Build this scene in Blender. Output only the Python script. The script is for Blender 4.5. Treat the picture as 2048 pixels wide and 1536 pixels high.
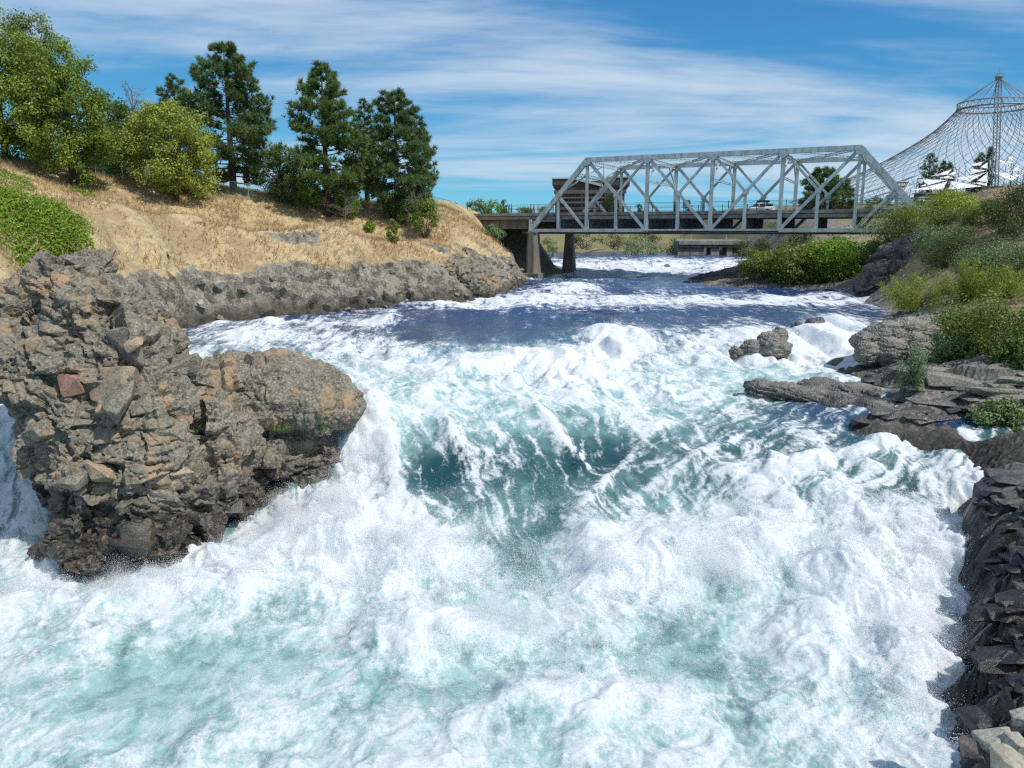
import bpy, bmesh, math, random
import numpy as np
from mathutils import Vector, Matrix

for o in list(bpy.data.objects):
    bpy.data.objects.remove(o)
SC = bpy.context.scene
COL = SC.collection
R = math.radians

# ------------------------------------------------------------------ camera
PITCH = math.atan(305.0 / 1500.0)          # horizon sits above the middle of the frame
cam = bpy.data.cameras.new('camera')
cam.sensor_width = 36.0
cam.lens = 36.0 * 1500.0 / 2048.0
cam.clip_start = 0.1
cam.clip_end = 6000.0
camo = bpy.data.objects.new('camera', cam)
COL.objects.link(camo)
camo.location = (0, 0, 0)
camo.rotation_euler = (math.pi / 2 - PITCH, 0, 0)
SC.camera = camo

# ------------------------------------------------------------------ sky, sun, exposure
SUN_AZ, SUN_EL = R(126.0), R(52.0)
SUNV = Vector((math.sin(SUN_AZ) * math.cos(SUN_EL), math.cos(SUN_AZ) * math.cos(SUN_EL), math.sin(SUN_EL)))
W = bpy.data.worlds.new('World')
SC.world = W
W.use_nodes = True
wn = W.node_tree
wn.nodes.clear()
def wnode(t, **k):
    n = wn.nodes.new(t)
    for a, b in k.items():
        setattr(n, a, b)
    return n
w_out = wnode('ShaderNodeOutputWorld')
w_bg = wnode('ShaderNodeBackground')
w_bg.inputs['Strength'].default_value = 0.10
sky = wnode('ShaderNodeTexSky', sky_type='NISHITA')
sky.sun_disc = False
sky.sun_elevation = SUN_EL
sky.sun_rotation = SUN_AZ
sky.altitude = 1500
sky.air_density = 0.5
sky.dust_density = 0.0
sky.ozone_density = 6.0
hs = wnode('ShaderNodeMix', data_type='RGBA', blend_type='MULTIPLY')      # the camera's white balance on the clear sky
hs.inputs['Factor'].default_value = 1.0
hs.inputs['B'].default_value = (0.80, 2.30, 3.75, 1)
wn.links.new(sky.outputs[0], hs.inputs['A'])
tc = wnode('ShaderNodeTexCoord')
sep = wnode('ShaderNodeSeparateXYZ')
wn.links.new(tc.outputs['Generated'], sep.inputs[0])
zz = wnode('ShaderNodeMath', operation='ADD'); zz.inputs[1].default_value = 0.10
wn.links.new(sep.outputs['Z'], zz.inputs[0])
zm = wnode('ShaderNodeMath', operation='MAXIMUM'); zm.inputs[1].default_value = 0.05
wn.links.new(zz.outputs[0], zm.inputs[0])
dx = wnode('ShaderNodeMath', operation='DIVIDE'); wn.links.new(sep.outputs['X'], dx.inputs[0]); wn.links.new(zm.outputs[0], dx.inputs[1])
dy = wnode('ShaderNodeMath', operation='DIVIDE'); wn.links.new(sep.outputs['Y'], dy.inputs[0]); wn.links.new(zm.outputs[0], dy.inputs[1])
cmb = wnode('ShaderNodeCombineXYZ')
wn.links.new(dx.outputs[0], cmb.inputs[0]); wn.links.new(dy.outputs[0], cmb.inputs[1])
mp = wnode('ShaderNodeMapping')
mp.inputs['Rotation'].default_value = (0, 0, R(-20))
mp.inputs['Scale'].default_value = (0.16, 0.42, 1.0)
mp.inputs['Location'].default_value = (5.5, 0.6, 0.0)
wn.links.new(cmb.outputs[0], mp.inputs[0])
n1 = wnode('ShaderNodeTexNoise'); n1.inputs['Scale'].default_value = 1.0; n1.inputs['Detail'].default_value = 10
n1.inputs['Roughness'].default_value = 0.58; n1.inputs['Distortion'].default_value = 0.9
wn.links.new(mp.outputs[0], n1.inputs['Vector'])
mp2 = wnode('ShaderNodeMapping')
mp2.inputs['Rotation'].default_value = (0, 0, R(-20))
mp2.inputs['Scale'].default_value = (0.55, 1.5, 1.0)
wn.links.new(cmb.outputs[0], mp2.inputs[0])
n2 = wnode('ShaderNodeTexNoise'); n2.inputs['Scale'].default_value = 1.0; n2.inputs['Detail'].default_value = 8
n2.inputs['Roughness'].default_value = 0.6; n2.inputs['Distortion'].default_value = 1.0
wn.links.new(mp2.outputs[0], n2.inputs['Vector'])
ad = wnode('ShaderNodeMath', operation='MULTIPLY_ADD'); ad.inputs[1].default_value = 0.28
wn.links.new(n2.outputs[0], ad.inputs[0]); wn.links.new(n1.outputs[0], ad.inputs[2])
mr = wnode('ShaderNodeMapRange', interpolation_type='SMOOTHSTEP')
mr.inputs['From Min'].default_value = 0.56; mr.inputs['From Max'].default_value = 0.84
mr.inputs['To Max'].default_value = 0.85
wn.links.new(ad.outputs[0], mr.inputs['Value'])
mx = wnode('ShaderNodeMix', data_type='RGBA')
mx.inputs['B'].default_value = (5.4, 6.4, 7.4, 1)
wn.links.new(mr.outputs[0], mx.inputs['Factor'])
den = wnode('ShaderNodeVectorMath', operation='MULTIPLY_ADD')          # the phone's highlight roll-off, alike over the whole sky
den.inputs[1].default_value = (1 / 9.0,) * 3; den.inputs[2].default_value = (1.0,) * 3
wn.links.new(hs.outputs['Result'], den.inputs[0])
dv = wnode('ShaderNodeVectorMath', operation='DIVIDE')
wn.links.new(hs.outputs['Result'], dv.inputs[0]); wn.links.new(den.outputs[0], dv.inputs[1])
wn.links.new(dv.outputs[0], mx.inputs['A'])
wn.links.new(mx.outputs['Result'], w_bg.inputs['Color'])
wn.links.new(w_bg.outputs[0], w_out.inputs[0])

sl = bpy.data.lights.new('sun', 'SUN')
sl.energy = 3.7
sl.angle = R(0.53)
sl.color = (1.0, 0.955, 0.88)
so = bpy.data.objects.new('sun', sl)
COL.objects.link(so)
so.rotation_euler = SUNV.to_track_quat('Z', 'Y').to_euler()

SC.view_settings.view_transform = 'Standard'
SC.view_settings.look = 'None'
SC.view_settings.exposure = 0.22
SC.view_settings.gamma = 1.0
SC.view_settings.use_curve_mapping = False
SC.render.engine = 'CYCLES'
SC.cycles.max_bounces = 6
SC.cycles.diffuse_bounces = 4
SC.cycles.glossy_bounces = 2
SC.cycles.transmission_bounces = 2
SC.cycles.transparent_max_bounces = 6
SC.cycles.caustics_reflective = False
SC.cycles.caustics_refractive = False
SC.cycles.use_denoising = False
SC.cycles.filter_width = 1.3

# ------------------------------------------------------------------ geometry helpers
CP, SP = math.cos(PITCH), math.sin(PITCH)
def ray(px, py):
    """direction of a photograph point, scaled so that its forward (Y) component is 1"""
    x, y = (px - 1024.0) / 1500.0, -(py - 768.0) / 1500.0
    d = np.array([x, y * SP + CP, y * CP - SP])
    return d / d[1]
def atY(px, py, Y):
    return ray(px, py) * Y
def atZ(px, py, z):
    d = ray(px, py)
    return d * (z / d[2])
def mpp(P):
    """metres per photograph pixel at a point"""
    return (P[1] * CP - P[2] * SP) / 1500.0

def rbf_fit(P, v, lam=1e-3):
    P = np.asarray(P, float); v = np.asarray(v, float); n = len(P)
    d = np.linalg.norm(P[:, None] - P[None], axis=2)
    K = np.where(d > 0, d * d * np.log(d + 1e-9), 0) + lam * np.eye(n)
    A = np.zeros((n + 3, n + 3)); A[:n, :n] = K; A[:n, n] = 1; A[:n, n + 1:] = P; A[n, :n] = 1; A[n + 1:, :n] = P.T
    s = np.linalg.solve(A, np.concatenate([v, np.zeros(3)]))
    return P, s
def rbf_eval(m, X, Y):
    P, s = m; n = len(P)
    out = s[n] + s[n + 1] * X + s[n + 2] * Y
    for i in range(n):
        r2 = (X - P[i, 0]) ** 2 + (Y - P[i, 1]) ** 2
        out = out + s[i] * 0.5 * r2 * np.log(r2 + 1e-9)
    return out

def ray_hit(px, py, zfun, y0, y1, dflt):
    """where the sight line of a photograph point meets a piece of ground"""
    d = ray(px, py)
    Ys = np.arange(y0, y1, 0.25)
    g = rbf_eval(zfun, d[0] * Ys, Ys)
    below = np.where(d[2] * Ys <= g)[0]
    return Ys[below[0]] + 0.15 if len(below) else dflt

def h32(a, b, c, seed):
    h = (a.astype(np.uint32) * np.uint32(374761393)) ^ (b.astype(np.uint32) * np.uint32(668265263)) ^ (c.astype(np.uint32) * np.uint32(2246822519)) ^ np.uint32((seed * 3266489917 + 12345) & 0xffffffff)
    h = (h ^ (h >> np.uint32(15))) * np.uint32(2246822519)
    h = (h ^ (h >> np.uint32(13))) * np.uint32(3266489917)
    return h ^ (h >> np.uint32(16))
def f01(h):
    return (h & np.uint32(0xffffff)).astype(np.float64) / 16777216.0
def perlin2(x, y, seed=0):
    xi = np.floor(x).astype(np.int64); yi = np.floor(y).astype(np.int64)
    fx = x - xi; fy = y - yi
    u = fx * fx * fx * (fx * (fx * 6 - 15) + 10); v = fy * fy * fy * (fy * (fy * 6 - 15) + 10)
    z0 = np.zeros_like(xi)
    def g(i, j):
        a = f01(h32(xi + i, yi + j, z0, seed)) * 2 * math.pi
        return np.cos(a) * (fx - i) + np.sin(a) * (fy - j)
    a = g(0, 0); b = g(1, 0); c = g(0, 1); d = g(1, 1)
    return ((a + u * (b - a)) * (1 - v) + (c + u * (d - c)) * v) * 1.5
def fbm2(x, y, oct=4, seed=0, gain=0.5, lac=2.03):
    s = 0; a = 1; t = 0
    for o in range(oct):
        s = s + a * perlin2(x, y, seed + o * 17); t += a
        x = x * lac + 3.1; y = y * lac - 1.7; a *= gain
    return s / t
def sstep(a, b, x):
    t = np.clip((x - a) / (b - a), 0, 1)
    return t * t * (3 - 2 * t)
def vnoise3(P, scale, seed=0):
    q = P / scale
    qi = np.floor(q).astype(np.int64); f = q - qi; u = f * f * (3 - 2 * f)
    out = 0
    for i in (0, 1):
        for j in (0, 1):
            for k in (0, 1):
                w = (u[:, 0] if i else 1 - u[:, 0]) * (u[:, 1] if j else 1 - u[:, 1]) * (u[:, 2] if k else 1 - u[:, 2])
                out = out + w * f01(h32(qi[:, 0] + i, qi[:, 1] + j, qi[:, 2] + k, seed))
    return out * 2 - 1
def facet(P, scale, amp, tilt, crack, seed, cw=0.07):
    """fractured-rock relief: every Voronoi cell gets its own step and slope, with cracks between"""
    q = P / np.asarray(scale, float)
    c = np.floor(q).astype(np.int64)
    n = len(P)
    f1 = np.full(n, 9.0); f2 = np.full(n, 9.0); cid = np.zeros(n, np.uint32); cen = np.zeros((n, 3))
    for i in (-1, 0, 1):
        for j in (-1, 0, 1):
            for k in (-1, 0, 1):
                a, b, e = c[:, 0] + i, c[:, 1] + j, c[:, 2] + k
                h = h32(a, b, e, seed); h2 = h32(a, b, e, seed + 101); h3 = h32(a, b, e, seed + 202)
                pt = np.stack([a + f01(h), b + f01(h2), e + f01(h3)], 1)
                d = np.sqrt(((pt - q) ** 2).sum(1))
                nearer = d < f1
                f2 = np.where(nearer, f1, np.minimum(f2, d))
                f1 = np.where(nearer, d, f1); cid = np.where(nearer, h, cid); cen[nearer] = pt[nearer]
    r = f01(cid * np.uint32(2654435761) ^ (cid >> np.uint32(7)))
    zero = np.zeros_like(cid)
    tv = np.stack([f01(h32(cid, zero + s, zero, 7)) * 2 - 1 for s in (1, 2, 3)], 1)
    d = amp * (r - 0.5) * 2 + tilt * (tv * (q - cen)).sum(1) - crack * np.exp(-((f2 - f1) / cw) ** 2)
    return d

def joints(P, spac, amp, tilt, crack, seed, rot=0.3, cw=.05):
    """rock split along three joint sets into offset angular blocks"""
    c_, s_ = math.cos(rot), math.sin(rot)
    A = np.array([[c_, s_, .18], [-s_, c_, -.15], [.12, -.22, 1.0]]); A /= np.linalg.norm(A, axis=1)[:, None]
    q = (P @ A.T) / np.asarray(spac, float)
    k3 = np.floor(q[:, 2]).astype(np.int64); z0 = np.zeros_like(k3)
    a = q[:, 0] + f01(h32(k3, z0, z0, seed)); k1 = np.floor(a).astype(np.int64)
    b = q[:, 1] + f01(h32(k3, k1, z0, seed + 1)); k2 = np.floor(b).astype(np.int64)
    f = np.stack([a - k1, b - k2, q[:, 2] - k3], 1) - .5
    tv = np.stack([f01(h32(k1, k2, k3, seed + 2 + i)) * 2 - 1 for i in range(3)], 1)
    off = f01(h32(k1, k2, k3, seed + 9)) * 2 - 1
    edge = ((.5 - np.abs(f)) * np.asarray(spac)).min(1)
    return amp * off + tilt * (tv * f).sum(1) - crack * np.exp(-(edge / cw) ** 2)

def mesh_np(name, V, F, smooth=False):
    V = np.ascontiguousarray(V, np.float32); F = np.ascontiguousarray(F, np.int32)
    me = bpy.data.meshes.new(name)
    k = F.shape[1]; m = len(F)
    me.vertices.add(len(V)); me.vertices.foreach_set('co', V.ravel())
    me.loops.add(m * k); me.loops.foreach_set('vertex_index', F.ravel())
    me.polygons.add(m)
    me.polygons.foreach_set('loop_start', np.arange(0, m * k, k, dtype=np.int32))
    me.polygons.foreach_set('loop_total', np.full(m, k, np.int32))
    me.polygons.foreach_set('use_smooth', np.full(m, smooth, bool))
    me.update(calc_edges=True)
    return me
def attr(me, name, vals):
    a = me.attributes.new(name, 'FLOAT', 'POINT')
    a.data.foreach_set('value', np.ascontiguousarray(vals, np.float32))
def obj(name, me, mat=None, parent=None, loc=None):
    o = bpy.data.objects.new(name, me)
    COL.objects.link(o)
    if mat is not None and me is not None and len(me.materials) == 0:
        me.materials.append(mat)
    if parent is not None:
        o.parent = parent
    if loc is not None:
        o.location = loc
    return o
def empty(name, loc=(0, 0, 0), rz=0.0):
    o = bpy.data.objects.new(name, None)
    COL.objects.link(o)
    o.empty_display_size = 0.5
    o.location = Vector([float(c) for c in loc]); o.rotation_euler = (0, 0, rz)
    return o
def tag(o, label, cat=None, group=None, kind=None):
    o['label'] = label
    if cat: o['category'] = cat
    if group: o['group'] = group
    if kind: o['kind'] = kind
    return o
def stuff(o):
    o['kind'] = 'stuff'
    return o

class MB:
    """collects boxes, bars, tubes and polygons into one mesh"""
    def __init__(s): s.v = []; s.f = []
    def add(s, V, F):
        b = len(s.v); s.v += [tuple(map(float, p)) for p in V]; s.f += [tuple(b + i for i in f) for f in F]; return s
    def box(s, a, b):
        x0, y0, z0 = a; x1, y1, z1 = b
        return s.add([(x0, y0, z0), (x1, y0, z0), (x1, y1, z0), (x0, y1, z0), (x0, y0, z1), (x1, y0, z1), (x1, y1, z1), (x0, y1, z1)],
                     [(0, 3, 2, 1), (4, 5, 6, 7), (0, 1, 5, 4), (1, 2, 6, 5), (2, 3, 7, 6), (3, 0, 4, 7)])
    def bar(s, p, q, w, h, up=(0, 0, 1)):
        """box from p to q; w along side axis, h along the 'up' side"""
        p = np.array(p, float); q = np.array(q, float); d = q - p; d /= np.linalg.norm(d)
        u = np.array(up, float); sd = np.cross(d, u)
        if np.linalg.norm(sd) < 1e-6: sd = np.cross(d, (1, 0, 0))
        sd /= np.linalg.norm(sd); u = np.cross(sd, d)
        V = [c + a * sd * w / 2 + b * u * h / 2 for c in (p, q) for a, b in ((-1, -1), (1, -1), (1, 1), (-1, 1))]
        return s.add(V, [(0, 3, 2, 1), (4, 5, 6, 7), (0, 1, 5, 4), (1, 2, 6, 5), (2, 3, 7, 6), (3, 0, 4, 7)])
    def ibar(s, p, q, w, h, t, up):
        """H section: two flanges parallel to 'up' x axis plus a web"""
        p = np.array(p, float); q = np.array(q, float); d = q - p; d /= np.linalg.norm(d)
        u = np.array(up, float); sd = np.cross(d, u); sd /= np.linalg.norm(sd); u = np.cross(sd, d)
        s.bar(p + sd * (w - t) / 2, q + sd * (w - t) / 2, t, h, up)
        s.bar(p - sd * (w - t) / 2, q - sd * (w - t) / 2, t, h, up)
        s.bar(p, q, w - 2 * t - .004, t, up)
        return s
    def tube(s, pts, rad, n=6):
        pts = [np.array(p, float) for p in pts]
        if not hasattr(rad, '__len__'): rad = [rad] * len(pts)
        base = len(s.v); prev = None
        for i, p in enumerate(pts):
            d = pts[min(i + 1, len(pts) - 1)] - pts[max(i - 1, 0)]; d = d / (np.linalg.norm(d) + 1e-9)
            a = np.cross(d, (0, 0, 1)) if abs(d[2]) < 0.95 else np.cross(d, (1, 0, 0))
            if prev is not None:
                a = prev - d * prev.dot(d)
            a = a / (np.linalg.norm(a) + 1e-9); prev = a; b = np.cross(d, a)
            for k in range(n):
                t = 2 * math.pi * k / n
                s.v.append(tuple(p + rad[i] * (math.cos(t) * a + math.sin(t) * b)))
        for i in range(len(pts) - 1):
            for k in range(n):
                k2 = (k + 1) % n
                s.f.append((base + i * n + k, base + i * n + k2, base + (i + 1) * n + k2, base + (i + 1) * n + k))
        s.f.append(tuple(base + k for k in range(n))[::-1]); e = base + (len(pts) - 1) * n
        s.f.append(tuple(e + k for k in range(n)))
        return s
    def prism(s, poly, y0, y1):
        n = len(poly)
        V = [(x, y0, z) for x, z in poly] + [(x, y1, z) for x, z in poly]
        return s.add(V, [tuple(range(n)), tuple(range(2 * n - 1, n - 1, -1))] + [(i, i + n, (i + 1) % n + n, (i + 1) % n) for i in range(n)])
    def mesh(s, name, smooth=False):
        me = bpy.data.meshes.new(name); me.from_pydata(s.v, [], s.f); me.update()
        if smooth: me.polygons.foreach_set('use_smooth', [True] * len(me.polygons))
        return me
    def build(s, name, mat, parent=None, loc=None, smooth=False):
        return obj(name, s.mesh(name, smooth), mat, parent, loc)
def bevel(o, w, seg=1):
    m = o.modifiers.new('bevel', 'BEVEL'); m.width = w; m.segments = seg; m.limit_method = 'ANGLE'
    return o

# ------------------------------------------------------------------ materials
def newmat(name):
    m = bpy.data.materials.new(name); m.use_nodes = True
    nt = m.node_tree; nt.nodes.clear()
    out = nt.nodes.new('ShaderNodeOutputMaterial')
    return m, nt, out
def nd(nt, t, ins=None, **k):
    n = nt.nodes.new(t)
    for a, b in k.items(): setattr(n, a, b)
    for a, b in (ins or {}).items():
        s = n.inputs[a]
        if isinstance(b, bpy.types.NodeSocket): nt.links.new(b, s)
        else: s.default_value = b
    return n
def c4(c): return (c[0], c[1], c[2], 1.0)
def pos(nt): return nd(nt, 'ShaderNodeNewGeometry').outputs['Position']
def noise(nt, vec, scale, detail=4, rough=0.55, dist=0.0):
    return nd(nt, 'ShaderNodeTexNoise', {'Vector': vec, 'Scale': scale, 'Detail': detail, 'Roughness': rough, 'Distortion': dist}).outputs[0]
def mixc(nt, f, a, b):
    n = nd(nt, 'ShaderNodeMix', data_type='RGBA')
    for s, v in (('Factor', f), ('A', a), ('B', b)):
        if isinstance(v, bpy.types.NodeSocket): nt.links.new(v, n.inputs[s])
        else: n.inputs[s].default_value = v if s == 'Factor' else c4(v)
    return n.outputs['Result']
def mrange(nt, v, a, b, c=0.0, d=1.0):
    return nd(nt, 'ShaderNodeMapRange', {'Value': v, 'From Min': a, 'From Max': b, 'To Min': c, 'To Max': d}, interpolation_type='SMOOTHSTEP').outputs[0]
def math_(nt, op, a, b):
    n = nd(nt, 'ShaderNodeMath', operation=op)
    for i, v in enumerate((a, b)):
        if isinstance(v, bpy.types.NodeSocket): nt.links.new(v, n.inputs[i])
        else: n.inputs[i].default_value = v
    return n.outputs[0]
def bump(nt, h, strength, dist):
    return nd(nt, 'ShaderNodeBump', {'Height': h, 'Strength': strength, 'Distance': dist}).outputs[0]

def mat_plain(name, col, rough=0.6, var=0.25, scale=2.0, metal=0.0, bmp=0.0, streak=False):
    m, nt, out = newmat(name)
    p = pos(nt)
    if streak:
        p = nd(nt, 'ShaderNodeMapping', {'Vector': p, 'Scale': (1, 1, 0.25)}).outputs[0]
    n = noise(nt, p, scale, 6, 0.65)
    dark = tuple(c * (1 - var) for c in col); light = tuple(min(1, c * (1 + var * .6)) for c in col)
    c = mixc(nt, mrange(nt, n, 0.3, 0.7), dark, light)
    b = nd(nt, 'ShaderNodeBsdfPrincipled', {'Base Color': c, 'Roughness': rough, 'Metallic': metal})
    if bmp: nt.links.new(bump(nt, noise(nt, p, scale * 5, 6), 0.6, bmp), b.inputs['Normal'])
    nt.links.new(b.outputs[0], out.inputs[0])
    return m
def mat_rock(name, dark, mid, light, tan=(0.3, 0.21, 0.13), tanamt=0.5, wet=None, sc=1.0, gloss=0.85, bdist=0.10, moss=0.0):
    m, nt, out = newmat(name)
    p = pos(nt)
    big = noise(nt, p, 0.35 * sc, 3, 0.5)
    mid_ = noise(nt, p, 1.6 * sc, 8, 0.68)
    fine = noise(nt, p, 9.0 * sc, 8, 0.75)
    c = mixc(nt, mrange(nt, mid_, 0.34, 0.60), dark, mid)
    c = mixc(nt, mrange(nt, fine, 0.44, 0.66, 0, 0.95), c, light)
    c = mixc(nt, mrange(nt, fine, 0.30, 0.44, 0.75, 0.0), c, tuple(v * 0.35 for v in dark))
    pt = nd(nt, 'ShaderNodeVectorMath', {0: p, 1: (37.0, 11.0, 5.0)}, operation='ADD').outputs[0]
    c = mixc(nt, mrange(nt, noise(nt, pt, 0.55 * sc, 5, 0.6), 0.52, 0.66, 0, tanamt), c, tan)
    if moss:
        pm = nd(nt, 'ShaderNodeVectorMath', {0: p, 1: (7.0, 31.0, 15.0)}, operation='ADD').outputs[0]
        c = mixc(nt, mrange(nt, noise(nt, pm, 0.9 * sc, 6, 0.65), 0.58, 0.68, 0, moss), c, (0.10, 0.12, 0.035))
    oi = nd(nt, 'ShaderNodeObjectInfo').outputs['Random']
    c = mixc(nt, mrange(nt, oi, 0, 1, 0.0, 0.22), c, mid)
    rough = gloss
    if wet is not None:
        z = nd(nt, 'ShaderNodeSeparateXYZ', {0: p}).outputs['Z']
        zz_ = math_(nt, 'ADD', z, math_(nt, 'MULTIPLY', math_(nt, 'SUBTRACT', big, 0.5), 4.0))
        wf = mrange(nt, zz_, wet[0], wet[1], 1.0, 0.0)
        c = mixc(nt, wf, c, nd(nt, 'ShaderNodeMix', {'Factor': 1.0, 'A': c, 'B': (0.30, 0.30, 0.32, 1)}, data_type='RGBA', blend_type='MULTIPLY').outputs['Result'])
        rough = nd(nt, 'ShaderNodeMapRange', {'Value': wf, 'To Min': gloss, 'To Max': 0.28}).outputs[0]
    b = nd(nt, 'ShaderNodeBsdfPrincipled', {'Base Color': c, 'Roughness': rough})
    h = math_(nt, 'ADD', math_(nt, 'MULTIPLY', mid_, 0.6), math_(nt, 'MULTIPLY', fine, 0.4))
    nt.links.new(bump(nt, h, 0.55, bdist * 1.6), b.inputs['Normal'])
    nt.links.new(b.outputs[0], out.inputs[0])
    return m
def mat_leaf(name, a, b_, trans=0.3, rough=0.5):
    m, nt, out = newmat(name)
    t = nd(nt, 'ShaderNodeAttribute', attribute_name='tint').outputs['Fac']
    a = tuple(v * 1.15 for v in a); b_ = tuple(v * 1.22 for v in b_)
    c = mixc(nt, t, a, b_)
    pr = nd(nt, 'ShaderNodeBsdfPrincipled', {'Base Color': c, 'Roughness': rough, 'Specular IOR Level': 0.3})
    tr = nd(nt, 'ShaderNodeBsdfTranslucent', {'Color': c})
    mixs = nd(nt, 'ShaderNodeMixShader', {'Fac': trans, 1: pr.outputs[0], 2: tr.outputs[0]})
    nt.links.new(mixs.outputs[0], out.inputs[0])
    return m
def mat_water():
    m, nt, out = newmat('river_water')
    p = pos(nt)
    foam = nd(nt, 'ShaderNodeAttribute', attribute_name='foam').outputs['Fac']
    aer = nd(nt, 'ShaderNodeAttribute', attribute_name='aer').outputs['Fac']
    milk = nd(nt, 'ShaderNodeAttribute', attribute_name='milk').outputs['Fac']
    nf = noise(nt, p, 7.5, 9, 0.78, 0.6)
    nm = noise(nt, p, 1.3, 6, 0.62, 0.4)
    ps = nd(nt, 'ShaderNodeMapping', {'Vector': p, 'Scale': (1.0, 0.22, 1.0)}).outputs[0]
    ns = noise(nt, ps, 1.5, 8, 0.7, 0.5)
    f = math_(nt, 'ADD', foam, math_(nt, 'MULTIPLY', math_(nt, 'SUBTRACT', nf, 0.5), 1.5))
    nl = noise(nt, nd(nt, 'ShaderNodeMapping', {'Vector': p, 'Scale': (1.0, 0.55, 1.0)}).outputs[0], 3.2, 9, 0.7, 1.2)
    f = math_(nt, 'ADD', f, math_(nt, 'MULTIPLY', math_(nt, 'SUBTRACT', nl, 0.5), 1.0))
    f = math_(nt, 'ADD', f, math_(nt, 'MULTIPLY', math_(nt, 'SUBTRACT', ns, 0.5), mrange(nt, nd(nt, 'ShaderNodeSeparateXYZ', {0: p}).outputs['Y'], 36.0, 58.0, 0.15, 2.2)))
    f = mrange(nt, f, 0.15, 0.88)
    deep = mixc(nt, aer, (0.014, 0.042, 0.140), (0.012, 0.062, 0.066))
    mk = math_(nt, 'MULTIPLY', milk, mrange(nt, nm, 0.25, 0.7, 0.45, 1.0))
    c = mixc(nt, mrange(nt, mk, 0.0, 0.55), deep, (0.26, 0.43, 0.425))
    c = mixc(nt, mrange(nt, mk, 0.40, 0.95), c, (0.50, 0.635, 0.64))
    c = mixc(nt, f, c, (0.605, 0.640, 0.668))
    b = nd(nt, 'ShaderNodeBsdfPrincipled', {'Base Color': c, 'Roughness': nd(nt, 'ShaderNodeMapRange', {'Value': f, 'To Min': 0.16, 'To Max': 0.8}).outputs[0],
                                            'Specular IOR Level': 0.5, 'IOR': 1.33, 'Subsurface Weight': math_(nt, 'MULTIPLY', math_(nt, 'MAXIMUM', f, mk), 0.85),
                                            'Subsurface Radius': (0.8, 1.0, 1.05), 'Subsurface Scale': 0.22})
    h = math_(nt, 'ADD', math_(nt, 'MULTIPLY', nf, 0.5), math_(nt, 'MULTIPLY', noise(nt, p, 2.2, 6, 0.6), 0.8))
    nt.links.new(bump(nt, h, 0.40, 0.14), b.inputs['Normal'])
    nt.links.new(b.outputs[0], out.inputs[0])
    return m
def mat_spray():
    m, nt, out = newmat('spray_white')
    n = noise(nt, pos(nt), 0.8, 3)
    c = mixc(nt, n, (0.95, 0.965, 0.975), (0.98, 0.985, 0.985))
    d = nd(nt, 'ShaderNodeBsdfDiffuse', {'Color': c})
    t = nd(nt, 'ShaderNodeBsdfTranslucent', {'Color': c})
    nt.links.new(nd(nt, 'ShaderNodeMixShader', {'Fac': 0.6, 1: d.outputs[0], 2: t.outputs[0]}).outputs[0], out.inputs[0])
    return m
def mat_ground(name, grassA, grassB, soil, rocks, wet=None):
    """dry grass and bare rock, told apart by the 'rock' attribute"""
    m, nt, out = newmat(name)
    p = pos(nt)
    ra = nd(nt, 'ShaderNodeAttribute', attribute_name='rock').outputs['Fac']
    n1_ = noise(nt, p, 0.22, 5, 0.6); n2_ = noise(nt, p, 2.2, 7, 0.7)
    ps = nd(nt, 'ShaderNodeMapping', {'Vector': p, 'Scale': (1.0, 0.35, 1.0), 'Rotation': (0, 0, 0.5)}).outputs[0]
    n3_ = noise(nt, ps, 3.5, 7, 0.72)
    g = mixc(nt, mrange(nt, n3_, 0.3, 0.7), grassA, grassB)
    g = mixc(nt, mrange(nt, n1_, 0.46, 0.62, 0, 0.7), g, soil)
    g = mixc(nt, mrange(nt, noise(nt, p, 0.5, 6, 0.7), 0.55, 0.7, 0, 0.55), g, tuple(min(1, v * 1.25) for v in grassB))
    g = mixc(nt, mrange(nt, n2_, 0.32, 0.42, 0.6, 0.0), g, tuple(v * 0.45 for v in soil))
    mid_ = noise(nt, p, 0.9, 8, 0.7); fine = noise(nt, p, 5.0, 8, 0.75)
    c = mixc(nt, mrange(nt, mid_, 0.36, 0.6), rocks[0], rocks[1])
    c = mixc(nt, mrange(nt, fine, 0.47, 0.72), c, rocks[2])
    c = mixc(nt, mrange(nt, fine, 0.30, 0.43, 0.8, 0.0), c, tuple(v * 0.3 for v in rocks[0]))
    rr = math_(nt, 'ADD', ra, math_(nt, 'MULTIPLY', math_(nt, 'SUBTRACT', n2_, 0.5), 0.9))
    col = mixc(nt, mrange(nt, rr, 0.40, 0.60), g, c)
    if wet is not None:
        z = nd(nt, 'ShaderNodeSeparateXYZ', {0: p}).outputs['Z']
        wf = mrange(nt, math_(nt, 'ADD', z, math_(nt, 'MULTIPLY', math_(nt, 'SUBTRACT', n1_, 0.5), 3.0)), wet[0], wet[1], 1.0, 0.0)
        col = mixc(nt, wf, col, nd(nt, 'ShaderNodeMix', {'Factor': 1.0, 'A': col, 'B': (0.33, 0.32, 0.31, 1)}, data_type='RGBA', blend_type='MULTIPLY').outputs['Result'])
    b = nd(nt, 'ShaderNodeBsdfPrincipled', {'Base Color': col, 'Roughness': 0.9})
    h = math_(nt, 'ADD', math_(nt, 'MULTIPLY', n3_, 0.5), math_(nt, 'MULTIPLY', fine, 0.5))
    nt.links.new(bump(nt, h, 0.7, 0.25), b.inputs['Normal'])
    nt.links.new(b.outputs[0], out.inputs[0])
    return m

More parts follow.
